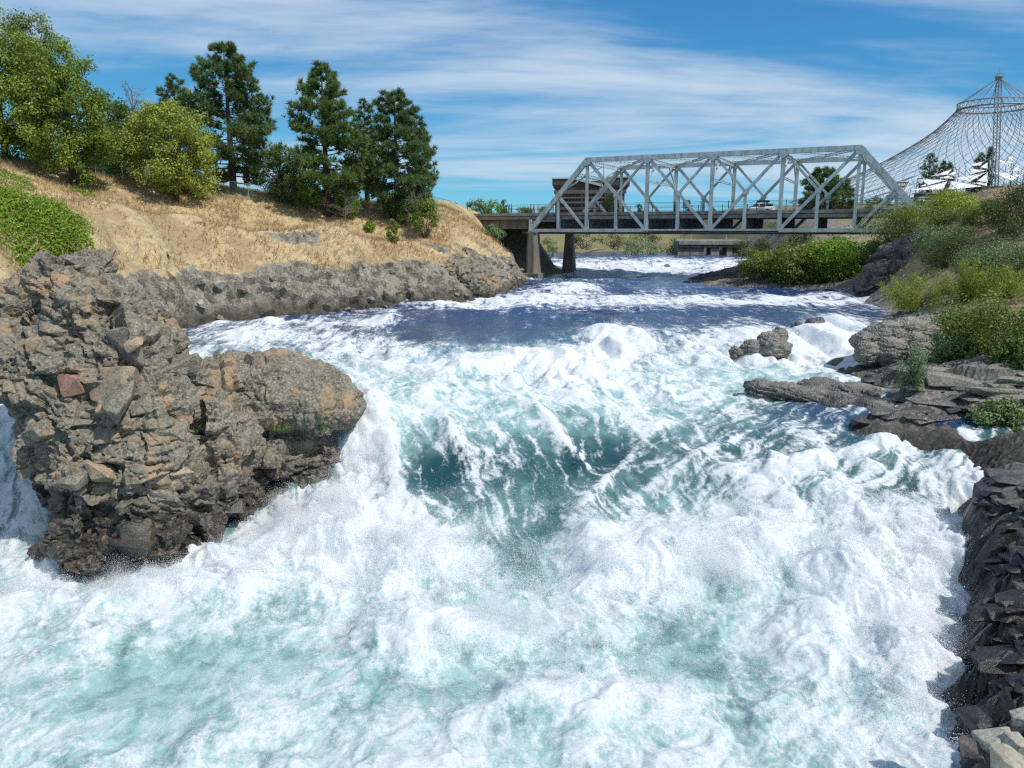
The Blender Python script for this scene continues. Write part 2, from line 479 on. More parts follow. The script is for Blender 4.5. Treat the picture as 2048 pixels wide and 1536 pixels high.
M = {}
M['water'] = mat_water()
M['spray'] = mat_spray()
M['crag'] = mat_rock('crag_basalt', (0.050, 0.044, 0.035), (0.170, 0.150, 0.113), (0.38, 0.345, 0.27), (0.37, 0.245, 0.145), 0.8, wet=(-11.6, -9.4), moss=0.3)
M['stone_grey'] = mat_rock('stone_grey', (0.062, 0.055, 0.044), (0.185, 0.165, 0.127), (0.36, 0.325, 0.26), (0.33, 0.24, 0.15), 0.35, wet=(-11.6, -9.4), sc=1.3)
M['stone_tan'] = mat_rock('stone_tan', (0.16, 0.12, 0.085), (0.33, 0.245, 0.165), (0.44, 0.36, 0.27), (0.40, 0.24, 0.13), 0.6, wet=(-13.0, -11.0), sc=1.3)
M['stone_red'] = mat_rock('stone_red', (0.15, 0.08, 0.06), (0.31, 0.17, 0.12), (0.40, 0.28, 0.22), (0.36, 0.17, 0.09), 0.6, sc=1.3)
M['stone_pale'] = mat_rock('stone_pale', (0.20, 0.19, 0.16), (0.36, 0.34, 0.28), (0.50, 0.48, 0.41), (0.45, 0.37, 0.25), 0.5, sc=1.2)
M['boulder'] = mat_rock('boulder_grey', (0.065, 0.062, 0.056), (0.185, 0.175, 0.152), (0.40, 0.38, 0.335), (0.26, 0.22, 0.16), 0.3, wet=(-9.0, -7.2), sc=1.2)
M['darkrock'] = mat_rock('dark_rock', (0.035, 0.034, 0.036), (0.085, 0.08, 0.076), (0.20, 0.19, 0.175), (0.17, 0.12, 0.08), 0.4, wet=(-9.0, -6.5))
M['wetledge'] = mat_rock('wet_ledge', (0.03, 0.031, 0.036), (0.07, 0.07, 0.073), (0.17, 0.165, 0.155), (0.14, 0.11, 0.08), 0.35, wet=(-10.6, -8.8), gloss=0.7, sc=0.9)
M['hill'] = mat_ground('dry_grass_hill', (0.34, 0.245, 0.125), (0.55, 0.43, 0.25), (0.28, 0.195, 0.105), ((0.075, 0.066, 0.054), (0.24, 0.215, 0.17), (0.50, 0.46, 0.375)), wet=(-7.2, -5.6))
M['rbank'] = mat_ground('right_bank_ground', (0.20, 0.15, 0.085), (0.34, 0.255, 0.155), (0.13, 0.10, 0.065), ((0.06, 0.057, 0.053), (0.17, 0.16, 0.14), (0.38, 0.36, 0.315)), wet=(-9.6, -7.6))
M['farland'] = mat_ground('far_ground', (0.14, 0.13, 0.05), (0.22, 0.20, 0.09), (0.22, 0.16, 0.10), ((0.10, 0.09, 0.08), (0.22, 0.19, 0.15), (0.34, 0.31, 0.27)))
M['bark'] = mat_plain('bark', (0.075, 0.055, 0.042), 0.9, 0.4, 5, bmp=0.05, streak=True)
M['twig'] = mat_plain('dead_twig', (0.22, 0.19, 0.16), 0.9, 0.3, 5)
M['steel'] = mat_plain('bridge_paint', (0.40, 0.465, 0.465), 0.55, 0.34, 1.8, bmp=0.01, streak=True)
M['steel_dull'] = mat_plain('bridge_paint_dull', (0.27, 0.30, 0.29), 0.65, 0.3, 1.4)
M['rivet'] = mat_plain('bridge_gusset', (0.37, 0.455, 0.47), 0.6, 0.25, 3)
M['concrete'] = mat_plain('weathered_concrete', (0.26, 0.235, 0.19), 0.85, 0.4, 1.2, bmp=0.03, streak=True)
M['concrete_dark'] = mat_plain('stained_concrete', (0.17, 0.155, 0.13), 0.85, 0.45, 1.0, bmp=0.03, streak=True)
M['deck'] = mat_plain('deck_concrete', (0.25, 0.235, 0.20), 0.85, 0.35, 1.1, bmp=0.02)
M['asphalt'] = mat_plain('asphalt', (0.055, 0.055, 0.055), 0.9, 0.2, 3)
M['iron'] = mat_plain('black_iron', (0.02, 0.022, 0.022), 0.5, 0.2, 3)
M['green_fence'] = mat_plain('green_fence', (0.06, 0.17, 0.13), 0.5, 0.2, 3)
M['galv'] = mat_plain('galvanised_steel', (0.40, 0.42, 0.43), 0.45, 0.2, 1.0, metal=0.3)
M['tentsteel'] = mat_plain('tent_steel', (0.21, 0.225, 0.24), 0.5, 0.25, 1.0)
M['cable'] = mat_plain('cable_steel', (0.13, 0.14, 0.15), 0.5, 0.2, 0.5)
M['sail'] = mat_plain('white_sail_cloth', (0.80, 0.80, 0.79), 0.7, 0.06, 0.4)
M['white'] = mat_plain('white_paint', (0.75, 0.75, 0.74), 0.45, 0.08, 2)
M['carpaint'] = mat_plain('white_car_paint', (0.78, 0.79, 0.80), 0.25, 0.04, 1)
M['glass'] = mat_plain('dark_glass', (0.02, 0.024, 0.028), 0.08, 0.1, 2)
M['rubber'] = mat_plain('rubber', (0.018, 0.018, 0.018), 0.85, 0.1, 8)
M['rim'] = mat_plain('wheel_rim', (0.35, 0.36, 0.37), 0.3, 0.1, 4, metal=0.7)
M['redlamp'] = mat_plain('red_lamp', (0.4, 0.02, 0.02), 0.3, 0.1, 4)
M['brick'] = mat_plain('brown_brick', (0.085, 0.063, 0.053), 0.85, 0.25, 0.8)
M['brick_lt'] = mat_plain('brown_brick_band', (0.105, 0.085, 0.075), 0.85, 0.2, 0.8)
M['slate'] = mat_plain('dark_slate', (0.045, 0.043, 0.052), 0.7, 0.25, 0.6)
M['coping'] = mat_plain('pale_coping', (0.40, 0.40, 0.38), 0.7, 0.15, 0.6)
M['navy'] = mat_plain('navy_panel', (0.02, 0.025, 0.075), 0.5, 0.2, 0.6)
M['skin'] = mat_plain('skin', (0.42, 0.25, 0.18), 0.6, 0.08, 4)
M['signgrey'] = mat_plain('sign_back', (0.36, 0.38, 0.39), 0.5, 0.1, 2)
LEAF = {
 'maple': mat_leaf('leaf_maple', (0.055, 0.110, 0.014), (0.270, 0.335, 0.055)),
 'bright': mat_leaf('leaf_bright', (0.090, 0.140, 0.018), (0.400, 0.430, 0.085)),
 'mid': mat_leaf('leaf_mid', (0.040, 0.085, 0.018), (0.155, 0.225, 0.050)),
 'dark': mat_leaf('leaf_dark', (0.022, 0.048, 0.012), (0.090, 0.130, 0.034)),
 'sage': mat_leaf('leaf_sage', (0.070, 0.118, 0.040), (0.240, 0.315, 0.135)),
 'yellow': mat_leaf('leaf_yellow_green', (0.090, 0.145, 0.012), (0.345, 0.400, 0.055)),
 'olive': mat_leaf('leaf_olive', (0.055, 0.090, 0.014), (0.225, 0.285, 0.058)),
 'willow': mat_leaf('leaf_willow', (0.095, 0.165, 0.075), (0.270, 0.370, 0.190)),
 'vivid': mat_leaf('leaf_vivid', (0.070, 0.160, 0.012), (0.215, 0.345, 0.035)),
 'red': mat_leaf('leaf_rusty', (0.060, 0.050, 0.020), (0.160, 0.110, 0.035)),
 'needle': mat_leaf('pine_needle', (0.032, 0.068, 0.022), (0.165, 0.235, 0.080), 0.25),
 'needle2': mat_leaf('pine_needle_warm', (0.036, 0.078, 0.018), (0.190, 0.270, 0.078), 0.25),
 'ivy': mat_leaf('leaf_ground_cover', (0.085, 0.165, 0.012), (0.250, 0.350, 0.040)),
 'straw': mat_leaf('dry_grass', (0.32, 0.23, 0.115), (0.62, 0.485, 0.285), 0.2, 0.8),
 'greengrass': mat_leaf('green_grass', (0.10, 0.13, 0.06), (0.27, 0.28, 0.14), 0.25, 0.8),
}

# ================================================================== THE RIVER
ZV = np.array([503, 514, 530, 548, 575, 600, 650, 700, 750, 800, 850, 900, 1000, 1100, 1200, 1350, 1536, 1660], float)
ZZ = np.array([-5.5, -5.5, -6.3, -7.3, -7.35, -7.4, -7.6, -8.0, -8.4, -9.0, -9.7, -10.4, -11.7, -12.7, -13.2, -13.4, -13.6, -13.7])
rows = np.concatenate([np.arange(503, 640, 1.05), np.arange(640, 800, 1.75), np.arange(800, 1650, 2.2)])
cols = np.arange(-210, 2270, 3.1)
zr = np.interp(rows, ZV, ZZ)
dipt = np.array([-ray(1024, v)[2] for v in rows])
Yr = -zr / dipt
for i in range(1, len(Yr)):                 # keep the rows strictly ordered towards the camera
    Yr[i] = min(Yr[i], Yr[i - 1] - 0.01)
dep = Yr * CP - zr * SP
GX = (cols[None, :] - 1024) / 1500.0 * dep[:, None]
GY = np.repeat(Yr[:, None], len(cols), 1)
PX = np.repeat(cols[None, :], len(rows), 0); PV = np.repeat(rows[:, None], len(cols), 1)

river_pts = []
for v, z in zip(ZV[:10], ZZ[:10]):
    for px in (-100, 300, 700, 1100, 1500, 1900):
        river_pts.append((px, v, z))
river_pts = [q for q in river_pts if not (q[1] > 600 and q[0] > 1200)]
river_pts += [(1300, 650, -7.45), (1230, 675, -7.5), (1240, 700, -8.1), (1550, 620, -7.1), (1700, 625, -7.0), (1620, 655, -7.2), (1900, 640, -7.2),
    (1640, 700, -7.9), (1450, 715, -8.1), (1650, 740, -8.4), (1900, 740, -8.5), (1300, 750, -8.4), (1500, 780, -8.75), (1650, 830, -9.0), (1850, 885, -9.4), (2000, 915, -9.6), (2200, 900, -9.4),
    (1100, 800, -8.9), (1350, 830, -9.3), (850, 800, -8.9), (760, 820, -9.1), (1000, 900, -10.3), (1200, 890, -10.3), (1400, 920, -10.3), (1600, 930, -10.0), (1800, 960, -10.3),
    (700, 930, -11.2), (760, 1000, -12.0), (900, 950, -11.1), (1000, 1010, -11.8), (1250, 1010, -11.7), (1500, 1020, -11.3), (1750, 1050, -11.2), (1950, 1010, -10.9), (2150, 1000, -10.8),
    (600, 1080, -13.0), (900, 1100, -12.7), (1200, 1110, -12.7), (1500, 1120, -12.4), (1800, 1130, -11.9), (2000, 1130, -12.0),
    (0, 790, -9.1), (0, 850, -9.7), (20, 930, -11.2), (40, 1040, -12.7), (-180, 830, -9.4), (-180, 930, -11.0), (-200, 1080, -12.9),
    (100, 1180, -13.2), (500, 1200, -13.3), (900, 1210, -13.2), (1300, 1220, -13.2), (1650, 1230, -12.8), (1950, 1250, -12.8), (2200, 1250, -12.8),
    (-150, 1400, -13.5), (400, 1400, -13.5), (1000, 1400, -13.4), (1500, 1400, -13.4), (1900, 1420, -13.3), (2200, 1420, -13.3),
    (-150, 1650, -13.7), (600, 1650, -13.7), (1300, 1650, -13.7), (2000, 1650, -13.6)]
rp = np.array([atZ(*q) for q in river_pts])
river_rbf = rbf_fit(rp[:, :2], rp[:, 2], 0.05)
GZ = rbf_eval(river_rbf, GX, GY)
GZ = np.where(GY > 160, np.minimum(GZ, -5.45) * 0 + np.interp(GY, [160, 175], [0, 1]) * -5.5 + (1 - np.interp(GY, [160, 175], [0, 1])) * GZ, GZ)

# --- how broken the water is (foam density) along the river, as read from the photograph
base_v = np.array([503, 512, 520, 545, 553, 562, 585, 597, 612, 628, 655, 690, 715, 780, 840, 880, 960, 1020, 1080, 1150, 1660], float)
base_d = np.array([.08, .14, .50, .58, .34, .26, .28, .42, .40, .27, .28, .44, .64, .64, .52, .43, .39, .50, .58, .60, .57])
D = np.interp(rows, base_v, base_d)[:, None] * np.ones_like(GX)
SPL = [(1010, 662, 210, 40, -.36), (850, 640, 130, 18, -.22), (1300, 566, 330, 11, -.22), (1600, 572, 160, 10, -.2), (1250, 640, 170, 16, -.15), (1450, 630, 150, 14, -.12), (1660, 640, 120, 12, -.2),
       (560, 668, 190, 22, .42), (760, 640, 50, 14, .45), (760, 690, 90, 18, .35), (1230, 690, 75, 30, .45), (1220, 665, 60, 18, .2), (1490, 690, 110, 26, .30), (1640, 690, 55, 30, .5), (1690, 660, 60, 26, .4),
       (1150, 578, 55, 16, .40), (1350, 604, 330, 9, .35), (1000, 600, 120, 14, .30), (1600, 606, 160, 9, .25), (1250, 532, 300, 11, .25),
       (1560, 770, 130, 26, -.40), (1640, 825, 120, 36, -.52), (1780, 885, 150, 26, -.42), (1950, 905, 120, 22, -.30), (1450, 735, 120, 14, -.2),
       (880, 925, 55, 45, -.26), (1190, 885, 110, 45, -.28), (1060, 985, 190, 50, -.16), (1330, 930, 120, 50, -.12), (1035, 1130, 40, 70, -.38), (1130, 1030, 110, 40, -.18), (1370, 1300, 110, 90, -.26),
       (1330, 1010, 60, 40, -.15), (960, 790, 160, 30, -.15), (1000, 850, 200, 30, -.12),
       (720, 900, 60, 100, .40), (640, 1020, 90, 60, .30), (760, 1060, 130, 80, .25), (1600, 990, 180, 40, .25), (1830, 950, 140, 24, .38), (1780, 1150, 150, 90, .15), (1800, 1300, 150, 160, .05),
       (1860, 1075, 90, 30, -.20), (1770, 1055, 60, 30, -.16), (250, 1400, 220, 80, -.30), (380, 1300, 80, 60, -.22), (560, 1320, 110, 60, -.16), (30, 1000, 90, 130, -.08), (10, 800, 90, 50, .40), (10, 900, 100, 70, .35), (1960, 912, 170, 24, -.45), (640, 644, 220, 6, .35), (930, 612, 70, 6, .35), (1010, 596, 40, 6, .35), (1500, 716, 70, 9, .4), (1590, 690, 26, 20, .4), (1700, 722, 60, 9, .35), (1560, 800, 90, 8, .35), (430, 1130, 60, 30, .3), (110, 1130, 60, 30, .35), (700, 870, 40, 40, .3), (1920, 1080, 40, 60, .4), (1930, 1250, 30, 120, .4), (1880, 880, 120, 20, -.3),
       (1250, 1180, 90, 60, .12), (900, 1420, 180, 90, -.12), (480, 1100, 60, 36, -.20), (1150, 760, 200, 24, .18), (1080, 720, 160, 20, .2), (1320, 1090, 60, 50, -.12)]
for (a, b, ra, rb, w) in SPL:
    D += w * np.exp(-((PX - a) / ra) ** 2 - ((PV - b) / rb) ** 2)
D = np.clip(D, 0.02, 1.0)
AER = np.interp(rows, [600, 690, 760, 1660], [0.0, .25, .9, 1.0])[:, None] * np.ones_like(GX)
AER *= 1 - .75 * np.exp(-((PX - 1640) / 150) ** 2 - ((PV - 830) / 70) ** 2) - .7 * np.exp(-((PX - 1850) / 160) ** 2 - ((PV - 900) / 50) ** 2)
MILK = np.interp(rows, [600, 680, 740, 830, 930, 1020, 1150, 1660], [0.0, .25, .85, .76, .30, .46, .80, .90])[:, None] * np.ones_like(GX)
for (a, b, ra, rb, w) in [(1640, 830, 170, 60, -.6), (1850, 900, 160, 40, -.5), (880, 930, 60, 45, -.3), (1190, 890, 110, 45, -.35), (1040, 1130, 40, 70, -.45), (760, 880, 60, 120, .4), (960, 800, 200, 45, .35), (1300, 790, 180, 40, .2), (1000, 930, 150, 40, -.12), (1130, 1030, 100, 40, -.2), (1370, 1300, 110, 90, -.25), (1800, 1060, 110, 40, -.4), (1780, 1200, 170, 150, -.2)]:
    MILK += w * np.exp(-((PX - a) / ra) ** 2 - ((PV - b) / rb) ** 2)
MILK = np.clip(MILK, 0, 1)

# --- waves; short ones fade where the sheet is too coarse to carry them
dY = np.abs(np.gradient(Yr)); dX = dep * 3.1 / 1500.0
cell = np.maximum(dY, dX)[:, None]
Yc = -np.concatenate([[0], np.cumsum(dY[1:] / np.maximum(1.0, dY[1:] / 0.22))])[:, None] + 0 * GX
turb = sstep(0.25, 0.85, D)
wx = GX + 0.9 * fbm2(GX / 3.2, Yc / 3.2, 3, 5); wy = Yc + 0.9 * fbm2(GX / 3.2 + 9, Yc / 3.2 + 4, 3, 6)
near = sstep(95, 40, GY)
HW = np.zeros_like(GX)
for k, (L, ac, at_) in enumerate([(7.0, .22, .44), (3.4, .16, .54), (1.7, .085, .36), (0.85, .035, .20), (0.42, .016, .095), (0.21, .006, .040)]):
    wgt = sstep(1.6, 3.2, L / cell)
    n = perlin2(wx / L + 13.7 * k, wy / L * (0.8 if k < 3 else 1.0) + 5.1 * k, 31 + k)
    bil = np.sqrt(n * n + .012) * 2.0 - 0.60
    amp = ac * (1 - turb) + at_ * turb * (0.45 + 0.55 * near)
    HW += wgt * amp * (n * (1 - turb) + bil * turb)
# standing waves of the upper river, seen at a low angle
up = sstep(60, 85, GY)
HW += up * (0.38 * perlin2(GX / 5.0, GY / 4.2, 77) + 0.30 * np.maximum(0, perlin2(GX / 3.0, GY / 6.0, 78)) * turb * 2) * sstep(165, 150, GY)
for (a, b, ra, rb, hgt) in [(1235, 690, 70, 22, .85), (1150, 578, 50, 10, .8), (780, 640, 40, 10, .5), (1500, 690, 90, 24, .3), (1080, 715, 120, 14, .5), (700, 1010, 110, 60, .9), (420, 1160, 160, 30, .5), (1400, 1110, 140, 40, .6), (1180, 1090, 40, 60, .5)]:
    HW += hgt * np.exp(-((PX - a) / ra) ** 2 - ((PV - b) / rb) ** 2)
for (a0, b0, a1, b1, wd, hgt) in [(1030, 790, 1210, 960, 16, .40), (860, 800, 960, 960, 22, .28), (1330, 850, 1120, 1060, 20, .30), (1500, 900, 1250, 1010, 22, .28), (1750, 960, 1430, 1040, 22, .30), (760, 800, 800, 980, 24, .25)]:
    tt_ = np.clip(((PX - a0) * (a1 - a0) + (PV - b0) * (b1 - b0)) / ((a1 - a0) ** 2 + (b1 - b0) ** 2), 0, 1)
    dd_ = np.hypot(PX - a0 - tt_ * (a1 - a0), PV - b0 - tt_ * (b1 - b0))
    HW += hgt * np.exp(-(dd_ / wd) ** 2) * np.sin(np.pi * np.clip(tt_, .06, .94))
    D = np.clip(D + .30 * np.exp(-(dd_ / (wd * .55)) ** 2), 0.02, 1)
for (a, b, ra, rb, hgt) in [(1190, 905, 110, 50, -.30), (900, 950, 80, 50, -.32), (1060, 1050, 90, 70, -.5), (1330, 1020, 90, 50, -.3), (1100, 1170, 60, 50, -.3), (1390, 1300, 130, 70, -.28), (560, 1250, 120, 40, -.4), (1000, 1330, 140, 50, -.4), (300, 1330, 140, 50, -.4),
                             (650, 1070, 70, 30, .9), (820, 1090, 90, 40, .8), (1260, 1150, 70, 40, .8), (1500, 1140, 90, 40, .8), (1700, 1180, 90, 60, .7), (1820, 1330, 80, 90, .6), (880, 1260, 110, 40, .6), (300, 1180, 110, 30, .5), (1180, 1400, 140, 50, .5)]:
    HW += hgt * np.exp(-((PX - a) / ra) ** 2 - ((PV - b) / rb) ** 2)
GZ2 = GZ + HW

# --- foam mask: clumps, streaks pulled along the current and thin lace
nA = fbm2(wx / 1.9, wy / 2.6, 5, 41, 0.58)
streak = np.zeros_like(GX); tot = np.zeros_like(GX)
for ang, cx in ((0.50, 700), (0.30, 1120), (-0.85, 1720)):
    c_, s_ = math.cos(ang), math.sin(ang)
    u_ = (wx * c_ + wy * s_); t_ = (-wx * s_ + wy * c_)
    wgt = np.exp(-((PX - cx) / 380) ** 2) + 1e-3
    streak += wgt * fbm2(u_ / 0.36, t_ / 4.2, 5, 51, 0.62); tot += wgt
streak /= tot
lace = 1 - np.abs(perlin2(wx / 0.75, wy / 0.95, 61)) * 2.6
lace2 = 1 - np.abs(perlin2(wx / 0.33 + 3, wy / 0.40, 62)) * 2.6
far_ = sstep(45, 75, GY)
farst = fbm2(GX / 2.6, GY / 1.0, 4, 71, 0.6)
crest = np.clip(HW / 0.5, -1, 1)
chute = sstep(700, 780, PV) * sstep(1130, 1000, PV)
lw = 0.30 + 0.05 * chute
nB = fbm2(wx / 0.6 + 7, wy / 0.8, 5, 45, 0.62)
T_ = 0.40 * nA * (1 - .4 * far_) + (0.30 + .10 * chute) * nB * (1 - far_) + 0.50 * streak * (1 - far_) * (.6 + 1.25 * chute) + 0.62 * farst * far_ + lw * (0.22 * (lace - .38) * (1 - .5 * far_) + 0.24 * (lace2 - .38) * (1 - far_)) + 0.20 * crest
FOAM = np.clip(0.5 + (D - 0.5 + .05 * chute) * 1.15 + T_ * (1.15 + .35 * chute), 0, 1)
nr, nc = GX.shape
idx = np.arange(nr * nc).reshape(nr, nc)
F = np.stack([idx[:-1, :-1].ravel(), idx[1:, :-1].ravel(), idx[1:, 1:].ravel(), idx[:-1, 1:].ravel()], 1)
# churned crests lean over downstream a little
lean = 0.16 * turb * near
VX = GX + lean * fbm2(GX / 0.9, Yc / 0.9, 3, 91); VY = GY - lean * np.maximum(0, HW) + lean * 0.8 * fbm2(GX / 0.9 + 5, Yc / 0.9, 3, 92)
wm = mesh_np('river', np.stack([VX.ravel(), VY.ravel(), GZ2.ravel()], 1), F, True)
attr(wm, 'foam', FOAM.ravel()); attr(wm, 'aer', np.clip(AER, 0, 1).ravel()); attr(wm, 'milk', np.clip(MILK * (0.75 + .5 * nA), 0, 1).ravel())
river = obj('river', wm, M['water'])
tag(river, 'white and teal river rushing over rapids and falls towards the viewer', kind='structure')
def water_z(X, Y):
    return float(rbf_eval(river_rbf, np.array([X]), np.array([Y]))[0])

# --- thrown spray: single drops hanging over the broken water
def spray_cloud(name, label, n, regions, rmin, rmax, seed, hmean):
    rng = np.random.default_rng(seed)
    wt = np.zeros_like(GX)
    for (a, b, ra, rb, w) in regions:
        wt += w * np.exp(-((PX - a) / ra) ** 2 - ((PV - b) / rb) ** 2)
    clump = np.clip(0.35 + 1.5 * fbm2(GX / 1.1, Yc / 1.1, 4, seed + 3, 0.6), 0, 2)
    ww = (wt * clump * cell * dX[:, None]).ravel()
    ww /= ww.sum()
    pick = rng.choice(len(ww), n, p=ww)
    P = np.stack([VX.ravel()[pick], VY.ravel()[pick], GZ2.ravel()[pick]], 1)
    c_ = cell.repeat(nc, 1).ravel()[pick]
    P[:, :2] += rng.normal(0, 1, (n, 2)) * (0.12 + 0.5 * c_)[:, None]
    hh = rng.exponential(1, n) * hmean * np.clip(wt.ravel()[pick], 0.2, 1.6) * np.clip(clump.ravel()[pick], .2, 2)
    P[:, 2] += hh
    P[:, 1] -= hh * 0.35 * rng.random(n); P[:, 0] += hh * rng.normal(0, .35, n)
    me = bpy.data.meshes.new(name); me.vertices.add(n); me.vertices.foreach_set('co', P.astype(np.float32).ravel())
    attr(me, 'rad', rmin + (rmax - rmin) * rng.random(n) ** 3)
    me.materials.append(M['spray'])
    o = obj(name, me)
    g = bpy.data.node_groups.new(name, 'GeometryNodeTree')
    g.interface.new_socket('Geometry', in_out='INPUT', socket_type='NodeSocketGeometry')
    g.interface.new_socket('Geometry', in_out='OUTPUT', socket_type='NodeSocketGeometry')
    gi = g.nodes.new('NodeGroupInput'); go = g.nodes.new('NodeGroupOutput')
    mtp = g.nodes.new('GeometryNodeMeshToPoints'); na = g.nodes.new('GeometryNodeInputNamedAttribute'); na.data_type = 'FLOAT'; na.inputs[0].default_value = 'rad'
    sm = g.nodes.new('GeometryNodeSetMaterial'); sm.inputs['Material'].default_value = M['spray']
    g.links.new(gi.outputs[0], mtp.inputs['Mesh']); g.links.new(na.outputs[0], mtp.inputs['Radius'])
    g.links.new(mtp.outputs[0], sm.inputs[0]); g.links.new(sm.outputs[0], go.inputs[0])
    o.modifiers.new('drops', 'NODES').node_group = g
    tag(o, label, 'spray', kind='stuff')
    return o
spray_cloud('spray', 'white spray thrown up along the foot of the falls', 400000,
    [(300, 1150, 300, 40, .55), (650, 1000, 70, 80, 1.0), (520, 1080, 80, 40, .7), (720, 900, 50, 90, .9), (800, 1080, 180, 90, .9), (1100, 1120, 120, 60, .6), (1430, 1120, 150, 50, .7),
     (1700, 1130, 150, 60, .7), (1830, 1300, 110, 200, .8), (1930, 1350, 50, 160, .8), (1960, 1130, 50, 50, .8), (900, 1250, 400, 90, .35), (60, 1080, 80, 80, .5), (1300, 1350, 300, 120, .25), (400, 1350, 400, 150, .15), (1750, 1450, 120, 90, .5)],
    0.0028, 0.010, 4, 0.36)
spray_cloud('spray', 'larger single drops flying clear of the falls', 30000,
    [(640, 1000, 70, 70, 1.0), (720, 900, 45, 80, .8), (820, 1090, 120, 50, .9), (1000, 1140, 120, 50, .7), (1240, 1150, 90, 50, .8), (1480, 1130, 120, 40, .8), (1720, 1160, 120, 60, .7), (1850, 1300, 80, 130, .8), (250, 1150, 200, 30, .5), (1040, 1000, 160, 60, .3)],
    0.007, 0.018, 14, 0.45)
spray_cloud('spray', 'fine white drops flung off the wave crests upstream', 16000,
    [(1235, 680, 70, 20, 1.0), (1150, 575, 50, 10, .8), (1080, 715, 160, 14, .8), (790, 640, 40, 10, .8), (1640, 690, 50, 26, .7), (1250, 535, 260, 10, .6), (1500, 690, 90, 24, .4), (1400, 604, 300, 8, .4), (1800, 940, 120, 16, .5), (1600, 985, 150, 30, .3)],
    0.008, 0.022, 9, 0.14)

def plumes(name, label, regions, per, seed):
    rng = np.random.default_rng(seed); Ps = []; Rs = []
    for (px, v, spx, sv, count, size, lift) in regions:
        for _ in range(count):
            u = px + rng.normal(0, spx); w_ = v + rng.normal(0, sv)
            i = int(np.clip(np.searchsorted(rows, w_), 0, len(rows) - 1)); j = int(np.clip(np.searchsorted(cols, u), 0, len(cols) - 1))
            c = np.array([VX[i, j], VY[i, j], GZ2[i, j]])
            r = size * rng.uniform(.55, 1.3); n = int(per * (r / .6) ** 2)
            ax = np.array([rng.normal(0, .35), -rng.uniform(0, .6), 1.0]) * r * rng.uniform(.5, 1.2) * lift
            t = rng.random(n) ** 1.3
            q_ = c + ax * t[:, None] * 1.3 + rng.normal(0, 1, (n, 3)) * (r * (.25 + .35 * t))[:, None] * [1.15, .8, .62]
            keep = q_[:, 2] > c[2] - .35
            Ps.append(q_[keep]); Rs.append((.0026 + .0065 * rng.random(keep.sum()) ** 3) * rng.uniform(.8, 1.25))
    P_ = np.concatenate(Ps); me = bpy.data.meshes.new(name); me.vertices.add(len(P_)); me.vertices.foreach_set('co', P_.astype(np.float32).ravel())
    attr(me, 'rad', np.concatenate(Rs)); me.materials.append(M['spray'])
    o = obj(name, me); o.modifiers.new('drops', 'NODES').node_group = bpy.data.node_groups['spray']
    tag(o, label, 'spray', kind='stuff')
plumes('spray', 'bursting plumes of fine white spray over the plunge pool',
       [(640, 1010, 50, 45, 15, .70, 1.3), (720, 900, 25, 60, 10, .50, .9), (540, 1080, 60, 25, 10, .55, 1.0), (800, 1080, 90, 40, 16, .75, 1.3), (1000, 1140, 90, 40, 12, .65, 1.2), (1240, 1150, 70, 40, 14, .70, 1.3), (1480, 1140, 90, 35, 14, .65, 1.2),
        (1720, 1170, 80, 50, 12, .55, 1.0), (1840, 1300, 60, 90, 14, .50, 1.0), (1930, 1330, 20, 110, 9, .35, .9), (900, 1270, 160, 40, 12, .65, 1.0), (250, 1170, 130, 25, 12, .50, 1.0), (60, 1090, 50, 40, 8, .5, .9), (1235, 690, 45, 10, 6, .5, .8), (1080, 712, 80, 8, 6, .4, .7), (1650, 690, 30, 14, 5, .4, .7)], 2600, 15)

def mat_mist():
    m, nt, out = newmat('mist_volume')
    tcn = nd(nt, 'ShaderNodeTexCoord').outputs['Object']
    ln = nd(nt, 'ShaderNodeVectorMath', {0: tcn}, operation='LENGTH').outputs['Value']
    n = noise(nt, pos(nt), 0.85, 6, 0.62, 0.5)
    e_ = math_(nt, 'ADD', ln, math_(nt, 'MULTIPLY', math_(nt, 'SUBTRACT', n, 0.5), 1.7))
    dn = mrange(nt, e_, 0.15, 0.90, 0.80, 0.0)
    v = nd(nt, 'ShaderNodeVolumePrincipled', {'Color': (0.97, 0.98, 0.99, 1), 'Density': dn, 'Anisotropy': 0.3})
    nt.links.new(v.outputs[0], out.inputs['Volume'])
    return m
M['mist'] = mat_mist()
bmm = bmesh.new(); bmesh.ops.create_icosphere(bmm, subdivisions=3, radius=1.0); mist_me = bpy.data.meshes.new('mist'); bmm.to_mesh(mist_me); bmm.free(); mist_me.materials.append(M['mist'])
for (lb, px, v, sx, sy, sz, up_) in [('soft mist bank drifting off the right end of the crag', 650, 1030, 2.4, 1.5, 1.5, .5), ('thin mist rising against the foot of the hump of the crag', 560, 1040, 1.8, 1.2, 1.3, .8), ('mist hanging over the plunge left of the chute', 830, 1110, 2.4, 1.4, 1.1, .4), ('mist over the boil in the middle foreground', 1010, 1250, 2.6, 1.5, .9, .3), ('mist along the foot of the right half of the falls', 1430, 1160, 2.8, 1.4, 1.1, .4), ('mist over the water along the dark right shelf', 1800, 1290, 1.8, 2.4, .9, .3), ('mist at the foot of the crag on its left side', 260, 1180, 2.8, 1.2, .9, .3)]:
    i = int(np.searchsorted(rows, v)); j = int(np.searchsorted(cols, px))
    o = obj('mist', mist_me, None, None, (float(VX[i, j]), float(VY[i, j]), float(GZ[i, j]) + up_)); o.scale = (sx, sy, sz)
    tag(o, lb, 'mist', kind='stuff')
SC.cycles.volume_bounces = 2
SC.cycles.volume_step_rate = 2.0
SC.cycles.volume_max_steps = 64

